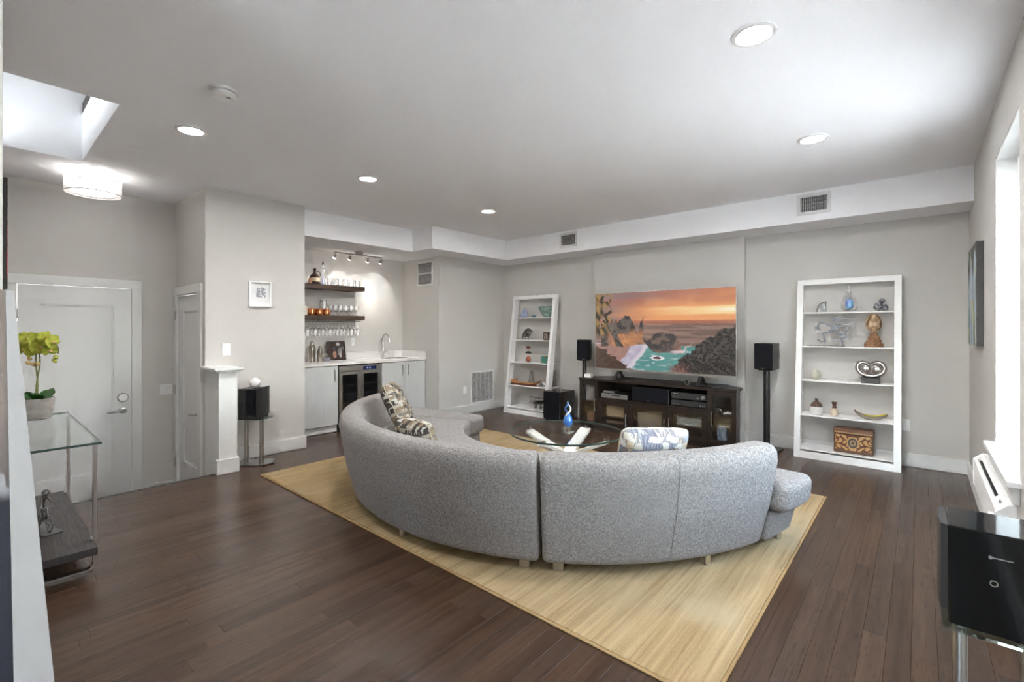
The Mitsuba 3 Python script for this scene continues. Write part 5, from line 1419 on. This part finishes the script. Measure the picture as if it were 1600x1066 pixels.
# wire nautilus on feet
k = thing('wire_shell', 'dark wire shell sculpture on small feet on the corner bookcase', 'sculpture')
cx, cy, cz = -4.800, 5.90, s2
WIRE = plain('wire_bronze', (.085, .075, .068), .35, .5, .8)
seg = []
for i in range(9):
    t = i / 8
    pts = [(-.115 + .23 * q, (.055 * math.sin(PI * q)) * (1 - 2 * t) * 1.0, .032 + .055 * q + .105 * math.sin(PI * q) * (.35 + .65 * math.sin(PI * (.12 + .76 * t))) + .04 * q * q) for q in np.linspace(0, 1, 18)]
    part(k, 'strand', tube(np.array(pts) + [cx, cy, cz], .0058, 6), WIRE, True)
sh = []
for q in np.linspace(0, 1, 14):
    hgt_ = .032 + .055 * q + .04 * q * q
    sh.append([(-.115 + .23 * q), 0, hgt_])
body = trimesh.creation.icosphere(3, 1.0)
bv = body.vertices * np.array([.098, .042, .058]); body.vertices = bv
part(k, 'shell', mv(body, cx + .0, cy, cz + .105, ry=-.42), plain('shell_dark', proc(lambda p, n, uv: mix((.03, .027, .025), (.22, .21, .20), smoothstep(.5, .62, noise(p.x * 70 + p.z * 90, p.z * 30, 2)))), .35, .5, .6), True)
for a in (-.07, -.02, .045):
    part(k, 'foot', cat(tube(spline([(cx + a, cy, cz + .06), (cx + a - .012, cy - .015, cz + .02), (cx + a - .002, cy - .02, cz + .004)], 8), .006, 6)), WIRE, True)
# little clock box
k = thing('wooden_clock', 'small dark carved wooden clock on the corner bookcase', 'clock')
part(k, 'case', box(-4.475, -4.375, 5.90, 5.95, s2, s2 + .11, .003), plain('clock_wood', (.050, .032, .024), .4, .4))
part(k, 'cornice', box(-4.482, -4.368, 5.893, 5.957, s2 + .1105, s2 + .125, .003), 'm_clock_wood')
part(k, 'face', box(-4.462, -4.390, 5.8965, 5.8998, s2 + .012, s2 + .10), plain('clock_face', proc(lambda p, n, uv: mix((.30, .25, .21), (.08, .055, .045), smoothstep(.45, .55, noise(p.x * 120, p.z * 70, 1)))), .4, .4), False)
# three floating stones on a wire
k = thing('stone_mobile', 'ornament of three brown stones threaded on a thin wire on the corner bookcase', 'ornament')
mx, my, mz = -4.745, 5.86, s3
part(k, 'wire', tube(spline([(mx + .035, my, mz + .004), (mx + .06, my, mz + .09), (mx + .03, my, mz + .15), (mx, my, mz + .24), (mx, my, mz + .27)], 24), .0022, 6), STEEL, True)
part(k, 'wire_foot', box(mx - .04, mx + .05, my - .03, my + .03, mz, mz + .003, .001), STEEL)
ico = trimesh.creation.icosphere(3, 1.0)
for nm, dz, sc_, c in (('red_stone', .052, (.048, .03, .044), (.22, .055, .02)), ('black_stone', .158, (.060, .03, .019), (.012, .010, .010)), ('brown_stone', .238, (.050, .03, .020), (.11, .03, .018))):
    m = ico.copy(); w0 = np.array(m.vertices); m.vertices = w0 * sc_ + np.c_[w0[:, 0] * 0, w0[:, 0] * 0, (.012 if nm == 'brown_stone' else -.010 if nm == 'black_stone' else 0) * w0[:, 0] ** 2]
    part(k, nm, mv(m, mx, my, mz + dz), plain('st_' + nm, c, .25, .5), True)
# green box
one('green_box', box(-4.495, -4.297, 5.86, 5.95, s3, s3 + .115, .003), plain('green_print', proc(lambda p, n, uv: mix(mix((.012, .09, .08), (.03, .22, .17), noise(p.x * 40, p.z * 40, 2)), (.20, .13, .04), smoothstep(.62, .72, noise(p.x * 60, p.z * 50, 7)))), .3, .5), 'green and gold patterned box on the corner bookcase', 'box', smooth=False)
# fourth shelf: trays, wire vase, white piece, books
k = thing('wood_tray', 'carved tan wood tray lying on the corner bookcase', 'tray')
ty4 = 5.80
part(k, 'tray', mv(slab(Polygon([(-.26, 0), (.19, 0), (.27, .05), (.255, .055), (.185, .012), (-.25, .012)]), 'y', -.07, .07), -4.735, ty4, s4 + .0325), plain('tray_tan', proc(lambda p, n, uv: mix((.26, .115, .04), (.50, .26, .10), fbm(p.x * 8, p.y * 60, p.z * 60))), .4, .4), False)
part(k, 'tray_edge', mv(slab(Polygon([(-.27, .0), (-.25, .0), (-.25, .055), (-.27, .05)]), 'y', -.07, .07), -4.735, ty4, s4 + .0325), 'm_tray_tan', False)
k = thing('wood_flute', 'dark red wooden log with drilled holes lying in front on the corner bookcase', 'ornament')
part(k, 'log', mv(cyl(0, 0, -.25, .25, .016, 14, .004), -4.755, 5.765, s4 + .0162, ry=PI / 2), plain('log_red', (.10, .025, .014), .4, .4))
part(k, 'end', mv(cyl(0, 0, 0, .02, .0165, 14), -5.028, 5.765, s4 + .0166, ry=PI / 2), BLACK)
for x in (-4.60, -4.57, -4.54):
    part(k, 'hole', mv(cyl(0, 0, 0, .0015, .005, 10), x, 5.7505, s4 + .0175, rx=PI / 2), BLACK)
one('wire_vase', lathe([(.036, 0), (.038, .002), (.044, .05), (.036, .11), (.026, .17), (.030, .225), (.028, .225), (.0245, .17), (.034, .11), (.042, .05), (.035, .004), (0, .004), (0, 0)], 22, (-4.735, 5.925, s4)), mat('smoke_glass', {'type': 'mask', 'opacity': .38, 'b': {'type': 'twosided', 'b': {'type': 'principled', 'base_color': rgb((.16, .14, .13)), 'roughness': .12, 'specular': .6}}}), 'slim smoky glass vase behind the tan tray', 'vase', smooth=40)
k = thing('white_shell', 'white shell-like ornament beside the books on the corner bookcase', 'ornament')
part(k, 'shell', mv(lathe([(0, 0), (.04, 0), (.085, .02), (.075, .06), (.045, .085), (0, .095)], 24), -4.440, 5.845, s4 + .0005, s=[.8, .55, .8]), plain('shell_white', (.70, .69, .67), .4, .4), True)
part(k, 'mark', mv(lathe([(0, 0), (.03, 0), (.028, .006), (0, .008)], 12), -4.430, 5.789, s4 + .036, rx=PI / 2, s=[1.4, 1, .7]), plain('shell_mark', (.10, .10, .11), .4, .4), True)
xb_ = -4.364
for i, (w_, h_, c) in enumerate(((.022, .19, (.50, .36, .14)), (.030, .23, (.60, .57, .50)), (.018, .245, (.10, .08, .07)))):
    k = thing('book', ['gold-spined upright book, outermost of its row on the corner bookcase', 'cream upright book, in the middle of its row on the corner bookcase', 'dark upright book against the upright of the corner bookcase'][i], 'book', 'upright books on the corner bookcase')
    part(k, 'cover', cat(box(xb_, xb_ + .002, 5.86, 6.0, s4, s4 + h_), box(xb_ + w_ - .002, xb_ + w_, 5.86, 6.0, s4, s4 + h_), box(xb_ + .002, xb_ + w_ - .002, 5.86, 5.862, s4, s4 + h_)), plain('book_%d' % i, c, .5, .3), False)
    part(k, 'pages', box(xb_ + .002, xb_ + w_ - .002, 5.862, 5.997, s4 + .003, s4 + h_ - .003), matte('pages', (.66, .62, .52)) if 'm_pages' not in scene else 'm_pages', False)
    xb_ += w_ + .001
k = thing('metal_biplane', 'grey metal model biplane on the lowest shelf of the corner bookcase', 'model plane')
px_, py_, pz_ = -4.505, 5.84, s5
part(k, 'fuselage', mv(lathe([(0, -.13), (.010, -.125), (.024, -.04), (.032, .05), (.034, .09), (.026, .10), (0, .10)], 16), px_, py_, pz_ + .098, rx=PI / 2, rz=-.35), WIRE, True)
for nm, zz in (('upper_wing', .165), ('lower_wing', .075)):
    part(k, nm, mv(box(-.19, .19, -.032, .032, -.003, .003, .002), px_ + .0, py_ - .02, pz_ + zz, rz=-.12), plain('tin', (.24, .22, .20), .35, .5, .8) if 'm_tin' not in scene else 'm_tin', False)
for sx_ in (-.17, -.07, .07, .17):
    part(k, 'strut', tube([(px_ + sx_, py_ - .04 - .12 * sx_, pz_ + .078), (px_ + sx_, py_ - .04 - .12 * sx_, pz_ + .162)], .0025, 6), WIRE, True)
for sx_ in (-.05, .05):
    part(k, 'wheel', mv(lathe([(0, -.006), (.020, -.006), (.024, 0), (.020, .006), (0, .006)], 18), px_ + sx_, py_ - .03, pz_ + .0245, ry=PI / 2), DARKM, 40)
    part(k, 'landing_leg', tube([(px_ + sx_ * .9, py_ - .03, pz_ + .025), (px_ + sx_ * .5, py_ - .03, pz_ + .075)], .004, 6), WIRE, True)
part(k, 'propeller', mv(box(-.055, .055, -.003, .003, -.006, .006, .002), px_ - .045, py_ - .105, pz_ + .098, ry=.6, rz=-.35), DARKM, False)
part(k, 'tail_fin', mv(box(-.045, .045, -.016, .016, -.002, .002), px_ + .045, py_ + .11, pz_ + .105, rz=-.35), 'm_tin', False)

# ------------------------------------------------------------------ glass console table at the left
k = thing('console_table', 'narrow glass-topped console table with chrome loop legs and a dark lower shelf', 'console table')
part(k, 'glass_top', box(-4.782, -3.391, .068, .463, .7385, .7395), TABLEG, False, label='clear glass top')
part(k, 'glass_edge', cat(box(-4.785, -3.388, .065, .068, .728, .740), box(-4.785, -3.388, .463, .466, .728, .740), box(-4.785, -4.782, .068, .463, .728, .740), box(-3.391, -3.388, .068, .463, .728, .740)), GREENE, False, label='dark green glass edge')


def loop(x):
    w_, r_ = .020, .045
    o = sbox(.085, .001, .462, .727).buffer(-r_).buffer(r_, 10)
    o = unary_union([o, sbox(.085, .5, .462, .727)])
    i = sbox(.085 + .017, .014, .462 - .017, .715).buffer(-r_ + .012).buffer(r_ - .012, 10)
    return slab(o.difference(unary_union([i, sbox(.102, .4, .445, .80)])), 'x', x - w_, x + w_)


for x in (-3.52, -4.65):
    part(k, 'leg_loop', loop(x), CHROME, 30)
    part(k, 'glass_pad', cat(*[cyl(x, y_, .7272, .7279, .018, 16) for y_ in (.091, .456)]), STEEL)
    part(k, 'shelf_pin', cat(*[box(x - .012, x + .012, y_ - .006, y_ + .006, .1702, .186, .002) for y_ in (.107, .440)]), CHROME)
part(k, 'lower_shelf', box(-4.735, -3.385, .0985, .4485, .128, .170, .002), plain('shelf_dark', proc(lambda p, n, uv: mix((.014, .011, .011), (.030, .024, .023), noise(p.x * 12, p.y * 160, 3))), .4, .4), False, label='dark brown lower shelf')
# orchid
k = thing('potted_orchid', 'yellow-green orchid in a grey cement pot on the glass console table', 'plant')
ox, oy, oz = -4.56, .285, .7405
CEM = plain('cement', proc(lambda p, n, uv: mix((.20, .185, .17), (.38, .355, .33), fbm(p.x * 25, p.y * 25, p.z * 40))), .75, .2)
part(k, 'pot', lathe([(0, 0), (.062, 0), (.074, .008), (.088, .06), (.094, .13), (.094, .145), (.084, .145), (.082, .12), (0, .12)], 40, (ox, oy, oz)), CEM, 40)
part(k, 'soil', lathe([(0, .126), (.05, .13), (.080, .124), (.08, .121), (0, .121)], 24, (ox, oy, oz)), matte('moss', (.045, .04, .03)), True)
LEAF = mat('orchid_leaf', {'type': 'twosided', 'b': {'type': 'principled', 'base_color': rgb((.022, .085, .018)), 'roughness': .35, 'specular': .4}})
PET = mat('orchid_petal', {'type': 'twosided', 'b': {'type': 'principled', 'base_color': proc(lambda p, n, uv: mix((.25, .30, .03), (.46, .46, .08), noise(p.x * 50, p.y * 50, p.z * 50))), 'roughness': .55, 'specular': .2}})
PETC = plain('orchid_lip', (.66, .50, .22), .5, .2)


def leaf(L, w, up, droop, az, roll):
    q = np.linspace(0, 1, 14)
    V = []
    for t in q:
        c = np.array([.012 + L * t * math.cos(up) * (1 - .10 * t), 0, .128 + L * (math.sin(up) * t - droop * t * t)])
        ww = w * (math.sin(PI * min(1, t * .92 + .06)) ** .7)
        for s_ in (-1, -.5, 0, .5, 1):
            V.append(c + [0, ww * s_, .012 * s_ * s_ + .002])
    V = np.array(V); n_ = len(V)
    F = []
    for r_ in range(13):
        for c_ in range(4):
            a0 = r_ * 5 + c_; F += [[a0, a0 + 5, a0 + 6], [a0, a0 + 6, a0 + 1]]
    F = np.array(F)
    m = trimesh.Trimesh(np.vstack([V, V - [0, 0, .003]]), np.vstack([F, F[:, ::-1] + n_]), process=False)
    m = mv(mv(m, z=-.14, rx=0), z=.14) if not roll else mv(mv(mv(m, z=-.14), rx=roll), z=.14)
    return mv(m, ox, oy, oz, rz=az)


for L, w, up, dr_, az, ro in ((.185, .046, .62, .20, .85, .75), (.135, .050, .75, .30, -.35, -.35), (.13, .048, .6, .35, 2.9, 0), (.13, .048, .60, .28, -1.3, -.6), (.11, .045, .75, .3, 1.9, .5)):
    part(k, 'leaf', leaf(L, w, up, dr_, az, ro), LEAF, True)
RV = np.array([math.cos(YAW), math.sin(YAW), 0.0])          # a direction of the room, along which the spray arches
stem_a = spline([(ox - .005, oy, oz + .125), (ox + .0, oy + .005, oz + .30), (ox + .0, oy, oz + .46), (ox + .04 * RV[0], oy + .04 * RV[1], oz + .56), (ox + .11 * RV[0], oy + .11 * RV[1], oz + .54), (ox + .15 * RV[0], oy + .15 * RV[1], oz + .45)], 40)
stem_b = spline([(ox + .012, oy + .01, oz + .125), (ox + .010, oy + .012, oz + .32), (ox, oy + .012, oz + .47), (ox - .05 * RV[0], oy - .05 * RV[1], oz + .56), (ox - .11 * RV[0], oy - .11 * RV[1], oz + .54)], 30)
part(k, 'stem', tube(stem_a, .0045, 8), plain('stem_green', (.16, .17, .06), .5, .3), True)
part(k, 'stem', tube(stem_b, .0040, 8), 'm_stem_green', True)


def petal(L, w, az, tilt):
    q = np.linspace(0, 1, 8)
    V = []
    for t in q:
        ww = w * math.sin(PI * (t * .86 + .10)) ** .6
        for s_ in (-1, -.5, 0, .5, 1):
            V.append([L * t, ww * s_, .010 * t * t - .006 * s_ * s_])
    F = []
    for r_ in range(7):
        for c_ in range(4):
            a0 = r_ * 5 + c_; F += [[a0, a0 + 5, a0 + 6], [a0, a0 + 6, a0 + 1]]
    m = trimesh.Trimesh(np.array(V), np.array(F), process=False)
    m.apply_transform(RM(tilt, [0, 1, 0])); m.apply_transform(RM(az, [0, 0, 1]))
    return m


def flower(c, facing, size, spin):
    f = np.array(facing, float); f /= np.linalg.norm(f)
    a = np.cross([0, 0, 1.0], f); a /= np.linalg.norm(a) + 1e-9
    b = np.cross(f, a)
    M = np.eye(4); M[:3, 0], M[:3, 1], M[:3, 2], M[:3, 3] = a, b, f, c
    ms = [petal(size, size * .46, spin + t, -.12) for t in (PI / 2, PI / 2 + 2.15, PI / 2 - 2.15)] + [petal(size * 1.05, size * .66, spin + t, -.18) for t in (.15, PI - .15)]
    m = cat(ms); m.apply_transform(M)
    lip = mv(lathe([(0, .002), (size * .16, .008), (size * .20, .016), (size * .10, .030), (0, .034)], 10), 0, -size * .08, 0)
    lip.apply_transform(M)
    fk = part(k, 'flower', m, PET, True)
    put(part_key(fk, 'lip'), lip, PETC, True)


cam_dir = np.array([1.0, -.05, .05])
for (r_, z_, fx, sz_, sp) in ((-.115, .545, (1, -.5, .1), .052, .3), (-.072, .485, (1, -.1, -.2), .050, -.2), (-.045, .555, (.9, -.2, .3), .046, .5), (.012, .545, (1, .1, .2), .046, 0), (-.005, .470, (1, -.1, -.15), .046, .4),
                              (.040, .50, (1, .15, .0), .058, .1), (.075, .555, (.9, .4, .3), .050, -.4), (.115, .530, (.8, .7, .1), .052, .6), (.10, .475, (.9, .4, -.2), .046, .2), (-.12, .475, (.9, -.5, -.2), .042, .1)):
    c = np.array([ox + r_ * RV[0] + .02, oy + r_ * RV[1] - .01, oz + z_])
    flower(c, fx, sz_, sp)
for (r_, z_) in ((.135, .425), (.125, .40), (-.045, .415), (-.02, .375), (-.055, .385), (.012, .380)):
    c = np.array([ox + r_ * RV[0] + .01, oy + r_ * RV[1], oz + z_])
    part(k, 'bud', mv(lathe([(0, -.018), (.010, -.010), (.013, .002), (.008, .014), (0, .018)], 10), *c, rx=.6), PET if r_ > 0.05 else PETC, True)

# wire cyclist
k = thing('wire_cyclist', 'small metal wire sculpture of a cyclist on a dark base on the lower console shelf', 'sculpture')
wx, wy, wz = -3.90, .275, .1705
W = plain('wire_grey', (.17, .155, .145), .3, .5, .9)
part(k, 'base', mv(box(-.13, .13, -.045, .045, 0, .008, .002), wx, wy, wz, rz=.25), DARKM)
G = lambda a, b, c=0.0: (wx + a * math.cos(.25) - c * math.sin(.25), wy + a * math.sin(.25) + c * math.cos(.25), wz + b)


def wheel(a):
    q = np.linspace(0, 2 * PI, 29)
    return cat(tube([G(a + .042 * math.cos(t), .052 + .042 * math.sin(t)) for t in q], .0028, 6), *[tube([G(a, .052), G(a + .041 * math.cos(t), .052 + .041 * math.sin(t))], .0011, 5) for t in np.arange(8) * PI / 4], tube([G(a, .052, -.008), G(a, .052, .008)], .006, 8))


part(k, 'wheel', wheel(-.075), W, True)
part(k, 'wheel', wheel(.075), W, True)
part(k, 'frame', cat(tube([G(-.075, .052), G(-.02, .115), G(.055, .112)], .004, 7), tube([G(-.02, .115), G(-.005, .055), G(.055, .112)], .004, 7), tube([G(-.005, .055), G(-.075, .052)], .004, 7), tube([G(.075, .052), G(.055, .112), G(.050, .140)], .004, 7)), W, True)
part(k, 'handlebar', tube([G(.050, .140, -.03), G(.048, .146, 0), G(.050, .140, .03)], .004, 7), W, True)
part(k, 'saddle', mv(box(-.02, .02, -.008, .008, -.004, .004, .003), *G(-.028, .124), rz=.25), DARKM)
part(k, 'rider', cat(tube([G(-.028, .134), G(-.012, .175), G(.012, .200)], [.010, .012, .010], 10), tube([G(.010, .196, .012), G(.042, .172, .022), G(.050, .145, .026)], .005, 7), tube([G(.010, .196, -.012), G(.042, .172, -.022), G(.050, .145, -.026)], .005, 7),
                     tube([G(-.026, .136, .010), G(.020, .112, .014), G(-.002, .060, .014)], .006, 7), tube([G(-.026, .136, -.010), G(.012, .088, -.014), G(-.012, .040, -.014)], .006, 7), mv(trimesh.creation.icosphere(2, .016), *G(.028, .222))), W, True)
part(k, 'helmet', mv(lathe([(.019, 0), (.018, .010), (.010, .018), (0, .020)], 14), *G(.028, .224)), DARKM, True)
